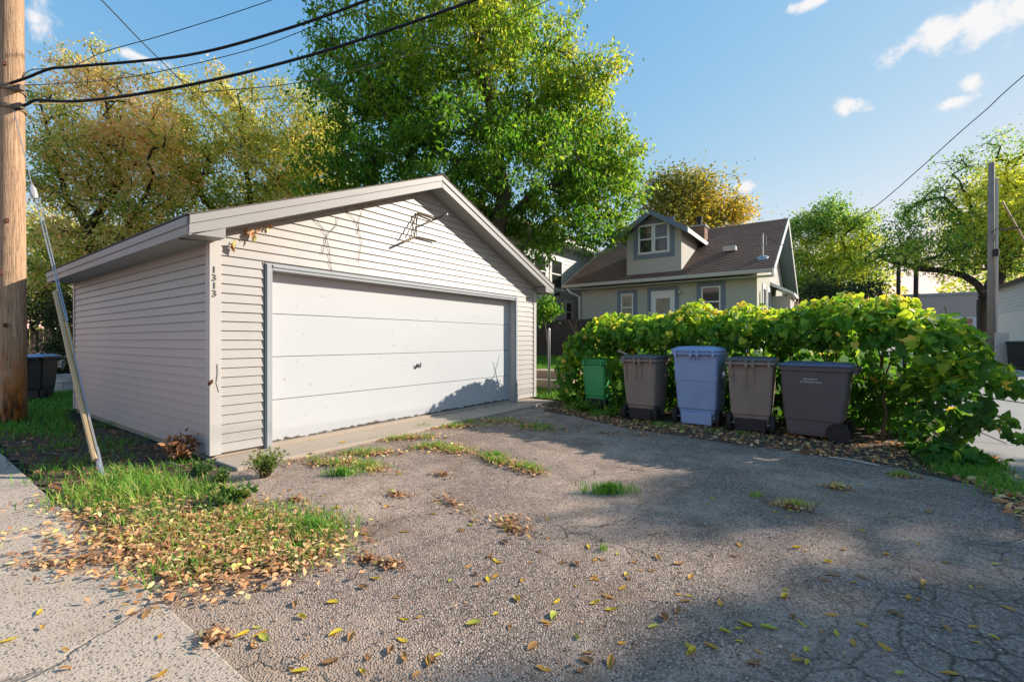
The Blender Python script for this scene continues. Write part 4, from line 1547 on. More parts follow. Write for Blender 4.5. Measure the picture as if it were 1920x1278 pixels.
P, nor = hedge_leaves(30000)
hz_ = P[:, 2]
tint = .33 + r.normal(0, .17, len(P)) + np.clip((hz_ - 1.28) * .85, 0, .42) + np.where((P[:, 0] > .6) & (hz_ > .8), .14, 0) - np.where(hz_ < .7, .15, 0) + np.where(P[:, 0] < -3.9, .08, 0)  # backlit top and shaded base put into leaf tint: yellower high, darker low
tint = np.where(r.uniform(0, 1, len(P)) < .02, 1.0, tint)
camd = np.linalg.norm(P - np.array([0, 0, CAM_H]), axis=1) + 6 * (nor @ (np.array([.584, -.811, .1])) < .25)
order = np.argsort(camd + r.uniform(0, 1.6, len(P)))
single, rest = order[:300], order[300:]
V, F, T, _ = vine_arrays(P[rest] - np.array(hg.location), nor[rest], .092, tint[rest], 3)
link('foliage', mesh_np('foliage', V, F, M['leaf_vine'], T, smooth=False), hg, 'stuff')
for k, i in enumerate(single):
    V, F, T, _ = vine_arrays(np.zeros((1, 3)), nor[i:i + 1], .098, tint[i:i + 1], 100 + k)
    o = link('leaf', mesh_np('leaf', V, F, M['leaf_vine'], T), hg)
    o.location = P[i] - np.array(hg.location)
mb = MB()
rs = random.Random(3)
for x in np.arange(-4.2, 1.1, .3):
    y = 8.3 - .1 * (x + 4.2)
    for k in range(2):
        x0 = x + rs.uniform(-.15, .15)
        mb.tube([(x0, y + rs.uniform(-.1, .1), 0), (x0 + rs.uniform(-.1, .1), y, .5), (x0 + rs.uniform(-.2, .2), y + rs.uniform(-.2, .1), 1.1), (x0 + rs.uniform(-.3, .3), y, 1.7)], [.016, .012, .01, .005], 5)
for (a, b) in (((.7, 7.35, .5), (1.7, 6.6, .62)), ((.8, 7.3, .9), (1.75, 6.8, .95)), ((.75, 7.2, .3), (1.4, 6.8, .2)), ((.6, 7.2, .35), (1.02, 6.7, .05))):
    a, b = Vector(a), Vector(b)
    mb.tube([a, a.lerp(b, .5) + Vector((0, 0, .10)), b], [.008, .007, .004], 5)
mb.build('stem', M['stem'], hg, kind='stuff')
mb = MB()
mb.tube([(.42, 7.3, 0), (.47, 7.32, .35), (.41, 7.36, .8), (.46, 7.4, 1.3)], [.022, .017, .019, .014], 7)
mb.build('trunk', M['stem'], hg)

# ------------------------------------------------------------------ brown board fence
fn = empty('board_fence', (-8, 13, .6), 'weathered brown board fence between the garage and the hedge', 'fence')
rf_ = random.Random(9)
x = -11.5
while x < -5.6:
    mb = MB()
    tp = 1.95 + rf_.uniform(-.012, .012)
    mb.box(x + .004, x + .141, 13 + rf_.uniform(-.004, .004), 13.022, .62, tp)
    mb.build('fence_board', M['fencewood'], fn)
    x += .145
for zz_ in (.9, 1.7):
    mb = MB()
    mb.box(-11.5, -5.6, 13.026, 13.065, zz_, zz_ + .09)
    mb.build('rail', M['fencewood'], fn)

# ------------------------------------------------------------------ windows helper
def window(parent, c, ux, nrm, w, h, trim, mtrim, mframe, mglass, sash=True, name='window', sill=False):
    c, ux, nrm = Vector(c), Vector(ux), Vector(nrm)
    uz = Vector((0, 0, 1))
    mb = MB()
    T_ = trim
    for s in (-1, 1):
        mb.obox(c + ux * s * (w / 2 + T_ / 2) + nrm * .014, ux * T_ / 2, uz * (h / 2 + T_), nrm * .013)
    mb.obox(c + uz * (h / 2 + T_ / 2) + nrm * .014, ux * (w / 2 - .001), uz * T_ / 2, nrm * .012)
    mb.obox(c - uz * (h / 2 + T_ / 2) + nrm * .014, ux * (w / 2 - .001), uz * T_ / 2, nrm * .012)
    t = mb.build(name, mtrim, parent)
    mb = MB()
    f = .045
    for s in (-1, 1):
        mb.obox(c + ux * s * (w / 2 - f / 2) + nrm * .018, ux * f / 2, uz * h / 2, nrm * .016)
        mb.obox(c + uz * s * (h / 2 - f / 2) + nrm * .018, ux * (w / 2 - f - .001), uz * f / 2, nrm * .015)
    if sash:
        mb.obox(c + nrm * .020, ux * (w / 2 - f - .001), uz * .024, nrm * .016)
    mb.build('frame', mframe, t)
    mb = MB()
    mb.obox(c + nrm * .006, ux * (w / 2 - f), uz * (h / 2 - f), nrm * .003)
    mb.build('pane', mglass, t)
    if sill:
        mb = MB()
        mb.obox(c - uz * (h / 2 + T_ + .02) + nrm * .04, ux * (w / 2 + T_ + .03), uz * .02, nrm * .04)
        mb.build('sill', mtrim, t)
    return t


# ------------------------------------------------------------------ bungalow
hs = empty('bungalow', (-5, 20, .8), 'stucco bungalow with brown shingle roof and a gabled dormer behind the hedge', 'house')
HX0, HX1, HY0, HY1 = -8.0, -2.05, 15.65, 24.3
ZE = 3.30
SL = .53
RY = 19.95


def hz(y):
    return 3.36 + SL * ((y - 15.2) if y <= RY else (2 * RY - 15.2 - y))


mb = MB()
mb.box(HX0, HX1, HY0, HY1, .5, 3.45)
mb.build('wall', M['stucco'], hs)
for x in (HX1 - .12, HX0 + .02):
    MB().prism([(x, HY0, 3.452), (x, HY1, 3.452), (x, RY, hz(RY) - .16)], (.1, 0, 0)).build('gable', M['stucco_pale'], hs)
X0r, X1r = -8.57, -1.57
for sd in (0, 1):
    y0 = 15.2 if sd == 0 else 2 * RY - 15.2
    mb = MB()
    nco = 34
    for c_ in range(nco):
        a, b = y0 + (RY - y0) * c_ / nco, y0 + (RY - y0) * (c_ + 1) / nco
        mb.prism([(X0r, a, hz(a) - .06), (X0r, b, hz(b) - .06), (X0r, b, hz(b)), (X0r, a, hz(a) + .016)], (X1r - X0r, 0, 0))
    rfh = mb.build('roof', M['shingle_h'], hs)
    for x in (X0r - .022, X1r + .002):
        MB().prism([(x, y0, hz(y0) - .20), (x, RY, hz(RY) - .20), (x, RY, hz(RY) + .01), (x, y0, hz(y0) + .01)], (.02, 0, 0)).build('barge_board', M['winframe'], hs)
    for xa, xb in ((X0r + .005, HX0), (HX1 + .003, X1r - .005)):
        MB().prism([(xa, y0, hz(y0) - .085), (xa, RY, hz(RY) - .085), (xa, RY, hz(RY) - .066), (xa, y0, hz(y0) - .066)], (xb - xa, 0, 0)).build('gable_soffit', M['bluetrim'], hs)
    mb = MB()
    ys2 = y0 - .10 if sd == 0 else y0 + .01
    mb.box(X0r, X1r, ys2, ys2 + .09, hz(y0) - .10, hz(y0) + .012)
    mb.build('gutter', M['gutter'], hs, bevel=.01)
    mb = MB()
    ya, yb = (15.2, 15.65) if sd == 0 else (HY1, y0)
    mb.box(X0r + .03, X1r - .03, ya + .01, yb - .002, 3.18, 3.20)
    mb.build('soffit', M['gutter'], hs)
mb = MB()
mb.tube([(-8.35, 15.18, 3.25), (-8.28, 15.25, 3.1), (-8.06, 15.58, 2.95), (-8.04, 15.58, 1.0)], .045, 8)
mb.build('downspout', M['winframe'], hs, smooth=True)
# dormer
DX0, DX1, DY = -6.2, -4.3, 15.66
DZ, DP = 5.02, 5.62
dm = MB().prism([(DX0, DY, hz(DY) - .04), (DX1, DY, hz(DY) - .04), (DX1, DY, DZ), ((DX0 + DX1) / 2, DY, DP), (DX0, DY, DZ)], (0, .10, 0)).build('dormer', M['stucco'], hs)
for x in (DX0, DX1 - .1):
    yb = 15.2 + (DZ + .1 - 3.36) / SL
    mb = MB()
    mb.prism([(x, DY + .101, hz(DY) - .02), (x, DY + .101, DZ + .02), (x, yb, DZ + .02)], (.1, 0, 0))
    mb.build('cheek_wall', M['stucco_pale'], dm)
xm = (DX0 + DX1) / 2
for s in (-1, 1):
    xe = xm + s * (DX1 - DX0 + .56) / 2
    sl2 = (DP - DZ) / ((DX1 - DX0) / 2)
    ze_ = DP - sl2 * abs(xe - xm)
    mb = MB()
    mb.prism([(xe, DY - .32, ze_ + .05), (xm, DY - .32, DP + .05), (xm, DY - .32, DP + .12), (xe, DY - .32, ze_ + .12)], (0, 4.3, 0))
    mb.build('dormer_roof', M['shingle_h'], dm)
    mb = MB()
    mb.prism([(xe + s * .003, DY - .345, ze_ - .06), (xm, DY - .345, DP - .06), (xm, DY - .345, DP + .13), (xe + s * .003, DY - .345, ze_ + .13)], (0, .024, 0))
    mb.build('barge_board', M['bluetrim'], dm)
    mb = MB()
    mb.box(min(xe, xe + s * .02), max(xe, xe + s * .02), DY - .32, DY + 2.6, ze_ - .04, ze_ + .11)
    mb.build('eave_board', M['winframe'], dm)
for s in (-1, 1):
    window(dm, (xm + .02 + s * .27, DY - .001, 4.80), (1, 0, 0), (0, -1, 0), .50, .98, .022, M['winframe'], M['winframe'], M['glass'])
mb = MB()
for (x0, x1, z0, z1) in ((xm - .69, xm - .555, 4.13, 5.47), (xm + .595, xm + .73, 4.13, 5.47), (xm - .552, xm + .592, 5.335, 5.47), (xm - .552, xm + .592, 4.13, 4.265)):
    mb.box(x0, x1, DY - .022, DY - .001, z0, z1)
mb.build('window_surround', M['bluetrim'], dm)
# facade openings
def fx(px):
    d = (px - 960) / FPX
    return (d * CW - SW) * HY0 / (d * SW + CW)


mb = MB()
window(hs, (fx(1176), HY0, 2.45), (1, 0, 0), (0, -1, 0), .46, 1.0, .13, M['bluetrim'], M['winframe'], M['glass_warm'])
window(hs, (fx(1333), HY0, 2.52), (1, 0, 0), (0, -1, 0), .58, 1.0, .14, M['bluetrim'], M['winframe'], M['glass'])
dr = window(hs, (fx(1243), HY0, 2.0), (1, 0, 0), (0, -1, 0), .80, 1.95, .13, M['bluetrim'], M['winframe'], M['glass_warm'], False, 'back_door')
xd = fx(1243)
mb = MB()
mb.box(xd - .36, xd - .24, HY0 - .0155, HY0 - .0095, 1.1, 2.93)
mb.box(xd + .24, xd + .36, HY0 - .0155, HY0 - .0095, 1.1, 2.93)
mb.box(xd - .239, xd + .239, HY0 - .0155, HY0 - .0095, 2.72, 2.93)
mb.box(xd - .239, xd + .239, HY0 - .0155, HY0 - .0095, 1.1, 1.9)
mb.build('door_leaf', M['winframe'], dr)
mb = MB()
xl = fx(1275)
mb.tube([(xl, HY0 - .002, 2.92), (xl, HY0 - .08, 2.90), (xl, HY0 - .12, 2.84)], [.05, .06, .04], 8)
mb.build('wall_lamp', M['gutter'], hs)
# chimney, roof vents, mast
mb = MB()
mb.box(-4.60, -4.12, 18.1, 18.6, 4.4, 5.58)
ch_ = mb.build('chimney', M['brick'], hs)
mb = MB()
mb.box(-4.64, -4.08, 18.06, 18.64, 5.581, 5.64)
mb.build('cap', M['conc_pale'], ch_)
mb = MB()
mb.tube([(-4.36, 18.35, 5.64), (-4.36, 18.35, 5.92)], .09, 10)
mb.tube([(-4.36, 18.35, 5.90), (-4.36, 18.35, 6.0)], .12, 10)
mb.build('flue', M['black_plastic'], ch_)
pv = gp(1360, 470, -3.0)
mb = MB()
yv = 17.0
mb.box(-3.25, -2.85, yv - .15, yv + .15, hz(yv) + .0, hz(yv) + .17)
mb.build('roof_vent', M['gutter'], hs, bevel=.02)
ym = 16.1
xm2 = -1.95
mb = MB()
mb.tube([(xm2, ym, hz(ym) - .02), (xm2, ym, hz(ym) + .72), (xm2, ym, hz(ym) + .78)], [.026, .026, .036], 8)
mb.tube([(xm2 + .10, ym, hz(ym) + .38), (xm2 + .10, ym, hz(ym) + .68)], .012, 6)
mb.tube([(xm2, ym, hz(ym) + .40), (xm2 + .10, ym, hz(ym) + .40)], .012, 6)
mb.build('service_mast', M['galv'], hs)
mb = MB()
mb.loft([[(xm2 + rr * math.cos(k * .6283), ym + rr * math.sin(k * .6283), hz(ym + rr * math.sin(k * .6283)) + .012 + dz) for k in range(10)] for rr, dz in ((.17, 0), (.15, .025), (.05, .06))])
mb.build('mast_flashing', M['galv'], hs)
# gable side: windows and a little awning roof
for yy in (17.2, 18.3):
    window(hs, (HX1 + .0, yy, 2.45), (0, 1, 0), (1, 0, 0), .62, 1.15, .12, M['winframe'], M['winframe'], M['glass'])
window(hs, (HX1 + .0, RY, 4.35), (0, 1, 0), (1, 0, 0), .8, .9, .10, M['winframe'], M['winframe'], M['glass'])
mb = MB()
mb.prism([(HX1 + .003, 18.9, 3.40), (HX1 + .75, 18.9, 2.98), (HX1 + .75, 18.9, 2.88), (HX1 + .003, 18.9, 3.28)], (0, 2.0, 0))
mb.build('awning', M['winframe'], hs)
mb = MB()
mb.box(HX1 + .003, HX1 + .6, 19.2, 20.7, .8, 2.9)
mb.build('bay', M['stucco_pale'], hs)

cable('service_wire', [Vector((xm2 + .05, ym, hz(ym) + .70)), at(1500, 470, 14), at(1560, 440, 13.5), at(1640, 388, 12.5), at(1720, 320, 11.5), at(1800, 248, 10.5), at(1850, 205, 10), at(1895, 163, 9.5), at(2050, 30, 8.5), at(2300, -200, 7.5)], .010, M['cable'],
      'thin black service wire sagging from the bungalow roof mast to upper sky', 'wire', None, n=40)

# ------------------------------------------------------------------ neighbouring two storey house
nb = empty('neighbour_house', (-12, 18, .7), 'two-storey blue-grey sided house glimpsed between garage and bungalow', 'house')
NX, NY0, NY1, NE = -9.5, 13.9, 23.5, 5.2
mb = MB()
mb.box(-16, NX, NY0, NY1, .3, NE)
nw = mb.build('wall', M['nb_siding'], nb)
z = .6
while z < NE - .05:
    mb = MB()
    pr = [(NX + .001, z), (NX + .016, z), (NX + .004, z + .168), (NX + .001, z + .168)]
    mb.prism([(a, NY0, b) for a, b in pr], (0, NY1 - NY0, 0))
    mb.build('siding_board', M['nb_siding'], nw)
    z += .17
mb = MB()
mb.prism([(-12.75, NY0 - .4, 7.2), (NX + .5, NY0 - .4, NE + .05), (NX + .5, NY0 - .4, NE + .16), (-12.75, NY0 - .4, 7.32)], (0, NY1 - NY0 + .8, 0))
mb.prism([(-12.75, NY0 - .4, 7.2), (-12.75, NY0 - .4, 7.32), (-16.5, NY0 - .4, NE + .16), (-16.5, NY0 - .4, NE + .05)], (0, NY1 - NY0 + .8, 0))
nr = mb.build('roof', M['shingle_h'], nb)
mb = MB()
mb.box(NX + .5, NX + .58, NY0 - .4, NY1 + .4, NE + .02, NE + .14)
mb.build('gutter', M['winframe'], nb)
mb = MB()
mb.box(NX + .02, NX + .5, NY0 - .4, NY1 + .4, NE - .01, NE + .015)
mb.build('soffit', M['winframe'], nb)
for (y, z, w, h) in ((15.55, 2.45, .62, .85), (17.35, 2.5, .55, .85), (15.0, 4.0, .9, 1.2), (16.3, 4.0, .9, 1.2)):
    window(nb, (NX + .012, y, z), (0, 1, 0), (1, 0, 0), w, h, .09, M['winframe'], M['winframe'], M['glass'])
mb = MB()
mb.tube([(NX + .01, 16.2, 3.15), (NX + .18, 16.2, 3.2), (NX + .22, 16.2, 3.12)], [.04, .05, .06], 8)
mb.build('wall_lamp', M['black_plastic'], nb)

# ------------------------------------------------------------------ right-hand side: garage, pole, cart, far building
rg = empty('pale_garage', (8.5, 33, .5), 'pale blue-grey sided garage with white door across the side alley', 'garage')
QX, QY0, QY1, QZ0 = 7.0, 27.5, 37.0, .45
mb = MB()
mb.box(QX, QX + 7, QY0, QY1, QZ0 - .3, 4.1)
mb.build('wall', M['rg_siding'], rg)
z = 2.75
while z < 4.05:
    mb = MB()
    pr = [(QX - .001, z), (QX - .022, z), (QX - .005, z + .178), (QX - .001, z + .178)]
    mb.prism([(a, QY0, b) for a, b in pr], (0, QY1 - QY0, 0))
    mb.build('siding_board', M['rg_siding'], rg)
    z += .18
mb = MB()
mb.box(QX - .035, QX - .002, QY0 + 1.0, QY1 - .55, QZ0, 2.72)
gd2 = mb.build('garage_door', M['rg_door'], rg)
mb = MB()
mb.box(QX - .05, QX - .002, QY1 - .54, QY1 - .42, QZ0, 2.74)
mb.box(QX - .05, QX - .002, QY0 + .87, QY0 + .99, QZ0, 2.74)
mb.build('door_frame', M['bluetrim'], rg)
mb = MB()
mb.prism([(QX - .3, QY0 - .3, 4.05), (QX + 3.5, QY0 - .3, 5.4), (QX + 7.3, QY0 - .3, 4.05), (QX + 7.3, QY0 - .3, 4.17), (QX + 3.5, QY0 - .3, 5.53), (QX - .3, QY0 - .3, 4.17)], (0, QY1 - QY0 + .6, 0))
mb.build('roof', M['shingle_h'], rg)

mb = MB()
a = at(1858, 640, 17.0)
mb.tube([(a.x, a.y, .2), (a.x, a.y, 3.5), (a.x + .02, a.y, 7.9)], [.115, .105, .09], 12)
gp2 = empty('alley_pole', (a.x, a.y, .2), 'slim grey timber pole across the side alley before the gnarled tree', 'pole')
m = wood('grey_pole_wood', (.42, .37, .32), (.2, .165, .14))
mb.build('shaft', m, gp2, smooth=True)
mb = MB()
mb.box(a.x + .02, a.x + .75, a.y - .03, a.y + .03, 5.35, 5.42)
mb.build('arm', M['bracket'], gp2)
mb = MB()
mb.tube([(a.x + .15, a.y - .02, .3), (a.x + .15, a.y - .02, 7.3)], .045, 6)
mb.build('conduit', M['galv'], gp2)
mb = MB()
mb.tube([(a.x + .10, a.y - .14, 4.4), (a.x + .10, a.y - .14, 4.65)], .09, 8)
mb.build('meter', M['black_plastic'], gp2)
cable('pole_guy', [Vector((a.x + .3, a.y, 6.4)), Vector((a.x + 1.4, a.y + .6, 3.8)), Vector((a.x + 2.6, a.y + 1.2, .6))], .03, M['guard'], 'pale slanting guy strand beside the slim grey pole', 'guy wire')
cable('overhead_wire', [at(1560, 560, 22), at(1760, 478, 18.5), Vector((a.x, a.y - .1, 5.3)), at(1925, 385, 15), at(2100, 270, 12)], .012, M['cable'], 'thin dark wire passing the arm of the slim grey pole', 'wire', None, n=30)
mb = MB()
q_ = at(1880, 640, 16.5)
make_cart('alley_bin', (at(1918, 640, 15.5).x, at(1918, 640, 15.5).y, .17), R(150), .62, .72, 1.1, M['black_plastic'], plain('dark_green_lid', (.02, .05, .035), .5), 'black wheeled bin with dark green lid beside the pale garage', 'tan', None)
mb = MB()
bb = at(1878, 640, 16)
mb.box(bb.x - .16, bb.x + .16, bb.y - .1, bb.y + .1, .16, 1.55)
tag(mb.build('utility_box', M['trimwhite'], bevel=.02), 'small white utility cabinet at the foot of the slim grey pole', 'cabinet')
mb = MB()
fb = empty('long_building', at(1760, 640, 50), 'long low beige flat-roofed building far beyond the hedge', 'building')
p0, p1 = at(1675, 640, 52), at(1850, 640, 48)
d = (p1 - p0)
d.z = 0
nrm = Vector((d.y, -d.x, 0)).normalized()
c0 = (p0 + p1) / 2
mb.obox((c0.x, c0.y, 3.2), d / 2, nrm * -3, (0, 0, 2.9))
mb.build('wall', M['beige_far'], fb)
mb = MB()
mb.obox((c0.x, c0.y, 6.15), d / 2 * 1.01, nrm * -3.1, (0, 0, .12))
mb.build('roof', M['conc_pale'], fb)
for k in range(5):
    cc = p0.lerp(p1, .15 + k * .18)
    window(fb, (cc.x + nrm.x * 3.02, cc.y + nrm.y * 3.02, 3.0), d.normalized(), nrm, 1.2, 1.2, .1, M['winframe'], M['winframe'], M['glass'])

# ------------------------------------------------------------------ beyond the pole: car, bin, low wall, fence
car = empty('parked_car', (-21.3, 5.2, 0), 'silver-blue parked car half hidden behind the pole and shrub', 'car')
prof = [(-2.2, .35), (-2.25, .62), (-2.1, .86), (-1.3, .96), (-.75, 1.40), (.75, 1.45), (1.45, 1.02), (2.1, .92), (2.25, .60), (2.2, .35)]
mb = MB()
mb.prism([(-20.45, 5.2 + y, z) for y, z in prof], (-1.7, 0, 0))
mb.build('body', M['car_paint'], car, bevel=.06)
mb = MB()
mb.prism([(-20.44, 5.2 + y, z) for y, z in [(-1.12, .98), (-.68, 1.34), (.0, 1.38), (.0, .98)]], (-.012, 0, 0))
mb.prism([(-20.44, 5.2 + y, z) for y, z in [(.08, .98), (.08, 1.38), (.70, 1.37), (1.22, 1.02)]], (-.012, 0, 0))
mb.build('window', M['glass'], car)
for y in (-1.4, 1.4):
    mb = MB()
    mb.loft([[(-20.43 - dx, 5.2 + y + rr * math.cos(k * .3927), .32 + rr * math.sin(k * .3927)) for k in range(16)] for rr, dx in ((.2, 0), (.31, .0), (.32, .03), (.32, .2))])
    wh = mb.build('wheel', M['rubber'], car)
    mb = MB()
    mb.loft([[(-20.425 - dx, 5.2 + y + rr * math.cos(k * .3927), .32 + rr * math.sin(k * .3927)) for k in range(16)] for rr, dx in ((.05, -.01), (.19, 0), (.19, .02))])
    mb.build('rim', M['galv'], wh)
make_cart('wheeled_bin', (-14.1, 1.92, 0), R(60), .62, .70, .98, M['black_plastic'], M['cart_blue'], 'black bin with a blue lid on the grass behind the utility pole', 'tan', None)
lw = empty('low_wall', (-15.6, 3.6, 0), 'low pale block wall on the grass behind the garage corner', 'wall')
for i in range(6):
    for j in range(2):
        mb = MB()
        y0 = 2.05 + i * .6 + (.3 if j else 0)
        mb.box(-15.75, -15.55, y0 + .004, y0 + .596, .0 + j * .22 + .002, .218 + j * .22)
        mb.build('block', M['conc_pale'], lw, bevel=.01)
df = empty('dark_fence', (-27, 6, 0), 'dark timber fence far behind the parked car', 'fence')
y = -2.0
while y < 14:
    mb = MB()
    mb.box(-27.03, -27, y + .006, y + .19, .05, 1.75 + rf_.uniform(-.02, .02))
    mb.build('fence_board', M['fencewood'], df)
    y += .2

# ------------------------------------------------------------------ grass, weeds, litter
M['weed'] = leafmat('weed_leaves', [(0, (.03, .07, .02)), (.4, (.07, .16, .03)), (.7, (.20, .26, .05)), (1, (.42, .33, .10))], .35)
def in_poly(P, poly):
    x, y = P[:, 0], P[:, 1]
    c = np.zeros(len(P), bool)
    n = len(poly)
    for i in range(n):
        x1, y1 = poly[i]
        x2, y2 = poly[(i + 1) % n]
        c ^= ((y1 > y) != (y2 > y)) & (x < (x2 - x1) * (y - y1) / (y2 - y1 + 1e-12) + x1)
    return c


def poly_pts(poly, n, r, clump=0, cs=.12):
    poly = np.array(poly)
    lo, hi = poly.min(0), poly.max(0)
    out = np.zeros((0, 2))
    if clump:
        cc = poly_pts(poly, clump, r)
        P = cc[r.integers(0, len(cc), n)] + r.normal(0, cs, (n, 2))
        return P
    while len(out) < n:
        P = r.uniform(lo, hi, (n, 2))
        out = np.concatenate([out, P[in_poly(P, poly)]])
    return out[:n]


def ell(cx, cy, rx, ry, ang, n, r):
    a = r.uniform(0, 2 * math.pi, n)
    q = np.minimum(np.abs(r.normal(0, .62, n)), 1.35)
    p = np.stack([np.cos(a) * rx * q, np.sin(a) * ry * q], 1)
    c, s = math.cos(R(ang)), math.sin(R(ang))
    return np.stack([cx + p[:, 0] * c - p[:, 1] * s, cy + p[:, 0] * s + p[:, 1] * c], 1)


def blades(P, z, h, w, tint, r, lean=.5):
    n = len(P)
    hh = h * r.uniform(.45, 1.25, n)
    a = r.uniform(0, 2 * math.pi, n)
    d = np.stack([np.cos(a), np.sin(a), np.zeros(n)], 1)
    s = np.stack([-np.sin(a + r.normal(0, .6, n)), np.cos(a), np.zeros(n)], 1)
    ln = (lean * r.uniform(.1, 1.2, n) * hh)[:, None]
    b = np.concatenate([P, np.broadcast_to(np.asarray(z, float), (n,))[:, None]], 1)
    up = np.array([0, 0, 1.0]) * hh[:, None]
    V = np.stack([b - s * w / 2, b + s * w / 2, b + up * .55 + d * ln * .3 + s * w * .42, b + up * .55 + d * ln * .3 - s * w * .42, b + up * .95 + d * ln], 1).reshape(-1, 3)
    k = np.arange(n)[:, None] * 5
    F = np.concatenate([k + np.array([0, 1, 2]), k + np.array([0, 2, 3]), k + np.array([3, 2, 4])], 0)
    return V, F, np.repeat(np.clip(tint, 0, 1), 5)


def join(parts):
    Vs, Fs, Ts, o = [], [], [], 0
    for V, F, T in parts:
        Vs.append(V)
        Fs.append(F + o)
        Ts.append(T)
        o += len(V)
    return np.concatenate(Vs), np.concatenate(Fs), np.concatenate(Ts)


def flat_leaves(P, z, L, r, tint, lw=.5, up=.35):
    n = len(P)
    P3 = np.concatenate([P, np.full((n, 1), z) + r.uniform(.0, .02, (n, 1))], 1)
    a = r.uniform(0, 2 * math.pi, n)
    d = np.stack([np.cos(a), np.sin(a), r.normal(0, up, n)], 1)
    d /= np.linalg.norm(d, axis=1, keepdims=True)
    q = np.array([0, 0, 1.0]) + r.normal(0, .45, (n, 3))
    s = np.cross(d, q)
    s /= np.linalg.norm(s, axis=1, keepdims=True)
    u = np.cross(s, d)
    ln = (L * r.uniform(.35, 1.5, n))[:, None]
    cur = r.uniform(-.1, .45, n)[:, None]
    V = np.empty((n, 6, 3))
    V[:, 0] = P3 - d * ln * .5
    V[:, 1] = P3 - d * ln * .05 + s * ln * lw * .5 + u * ln * cur * .6
    V[:, 2] = P3 + d * ln * .28 + s * ln * lw * .36 + u * ln * cur * .6
    V[:, 3] = P3 + d * ln * .55 + u * ln * cur * .5
    V[:, 4] = P3 + d * ln * .28 - s * ln * lw * .36 + u * ln * cur * .6
    V[:, 5] = P3 - d * ln * .05 - s * ln * lw * .5 + u * ln * cur * .6
    V[:, :, 2] = np.maximum(V[:, :, 2], z + .001)
    k = np.arange(n)[:, None] * 6
    F = np.concatenate([k + np.array(t) for t in ((0, 1, 5), (1, 2, 4), (1, 4, 5), (2, 3, 4))], 0)
    return V.reshape(-1, 3), F, np.repeat(np.clip(tint, 0, 1), 6)


r = np.random.default_rng(101)
VERGE = [(-5.2, .85), (-5.75, 1.25), (-4.95, 1.5), (-4.0, 1.75), (-2.8, 1.88), (-2.42, 1.58), (-2.7, .98), (-3.35, .74), (-4.2, .78)]
# strips of litter and grass growing in the broken seams, read off the photograph as ground positions
def gnd(px, py):
    t = CAM_H * FPX / (py - 639)
    p = at(px, py, t)
    return p.x, p.y


SEAMS = [(620, 868, .42, .12, 25), (690, 850, .40, .10, 40), (760, 822, .40, .10, 50), (850, 800, .45, .12, 45), (930, 790, .55, .22, 30), (1000, 800, .45, .18, 0), (680, 876, .35, .09, 10), (850, 845, .35, .14, 20), (930, 862, .30, .09, -20), (985, 878, .22, .07, -20), (820, 838, .25, .1, 30)]
DRY = [(745, 928, .16, .07, 10), (850, 944, .24, .06, -20), (955, 975, .15, .10, 30), (965, 992, .12, .08, 0), (830, 890, .10, .05, 0), (555, 938, .08, .05, 0), (1210, 815, .35, .12, -20), (1130, 812, .30, .12, 0), (1480, 950, .14, .05, 0), (1690, 893, .14, .05, 0), (1570, 915, .10, .04, 0), (400, 1195, .06, .04, 0), (735, 1058, .08, .04, 0), (690, 1050, .08, .04, 0), (90, 1060, .25, .05, 35), (160, 1050, .2, .05, 35)]
lit, gr, deb = [], [], []
P = poly_pts(VERGE, 4000, r) + r.normal(0, .11, (4000, 2))
P = P[(P[:, 1] < 1.45 + .1 * np.sin(P[:, 0] * 5)) | (r.uniform(0, 1, len(P)) < .45)]
lit.append(flat_leaves(P, .004, .038, r, r.normal(.48, .24, len(P))))
P = poly_pts([(-3.9, .78), (-3.2, .82), (-2.5, 1.0), (-2.35, 1.6), (-2.9, 1.75), (-3.6, 1.45)], 3600, r) + r.normal(0, .12, (3600, 2))
lit.append(flat_leaves(P, .016, .036, r, r.normal(.50, .2, len(P))))
for (px, py, rx, ry, ang) in SEAMS:
    x, y = gnd(px, py)
    lit.append(flat_leaves(ell(x, y, rx * 1.15, ry * 1.5, ang, 420, r), .002, .038, r, r.normal(.5, .24, 420)))
    deb.append(flat_leaves(ell(x, y, rx * 1.25, ry * 1.5, ang, 420, r), .001, .02, r, r.normal(.5, .25, 420)))
for (px, py, rx, ry, ang) in DRY:
    x, y = gnd(px, py)
    lit.append(flat_leaves(ell(x, y, rx * 1.2, ry * 1.4, ang, 70, r), .001, .034, r, r.normal(.45, .24, 70)))
    deb.append(flat_leaves(ell(x, y, rx * 1.3, ry * 1.5, ang, 160, r), .001, .018, r, r.normal(.5, .25, 160)))
P = poly_pts([(-4.4, 7.2), (-2.6, 6.3), (-1, 6.05), (.5, 5.9), (1.1, 5.5), (1.2, 7.4), (-2.5, 7.1), (-4.3, 7.8)], 3600, r)
lit.append(flat_leaves(P[:2300], .006, .052, r, r.normal(.42, .2, 2300)))
deb.append(flat_leaves(P[2300:], .004, .03, r, r.normal(.4, .25, len(P) - 2300)))
P = poly_pts([(1.02, 4.0), (1.32, 4.0), (1.36, 7.0), (.8, 7.2), (.95, 5.6)], 900, r)
lit.append(flat_leaves(P, .006, .055, r, r.normal(.5, .2, 900)))
P = poly_pts([(-9.5, .85), (-5.3, .85), (-5.0, 1.7), (-5.4, 1.95), (-9.5, 1.9)], 1700, r)
lit.append(flat_leaves(P, .006, .045, r, r.normal(.10, .14, len(P))))  # tint darkened so these leaves carry the shade beside the garage wall
P = poly_pts([(-5.2, .3), (-3.4, .45), (-2.6, .62), (-2.6, .9), (-5.2, .9)], 260, r, 30, .09)
lit.append(flat_leaves(P, .004, .036, r, r.normal(.45, .2, len(P))))
V, F, T = join(lit)
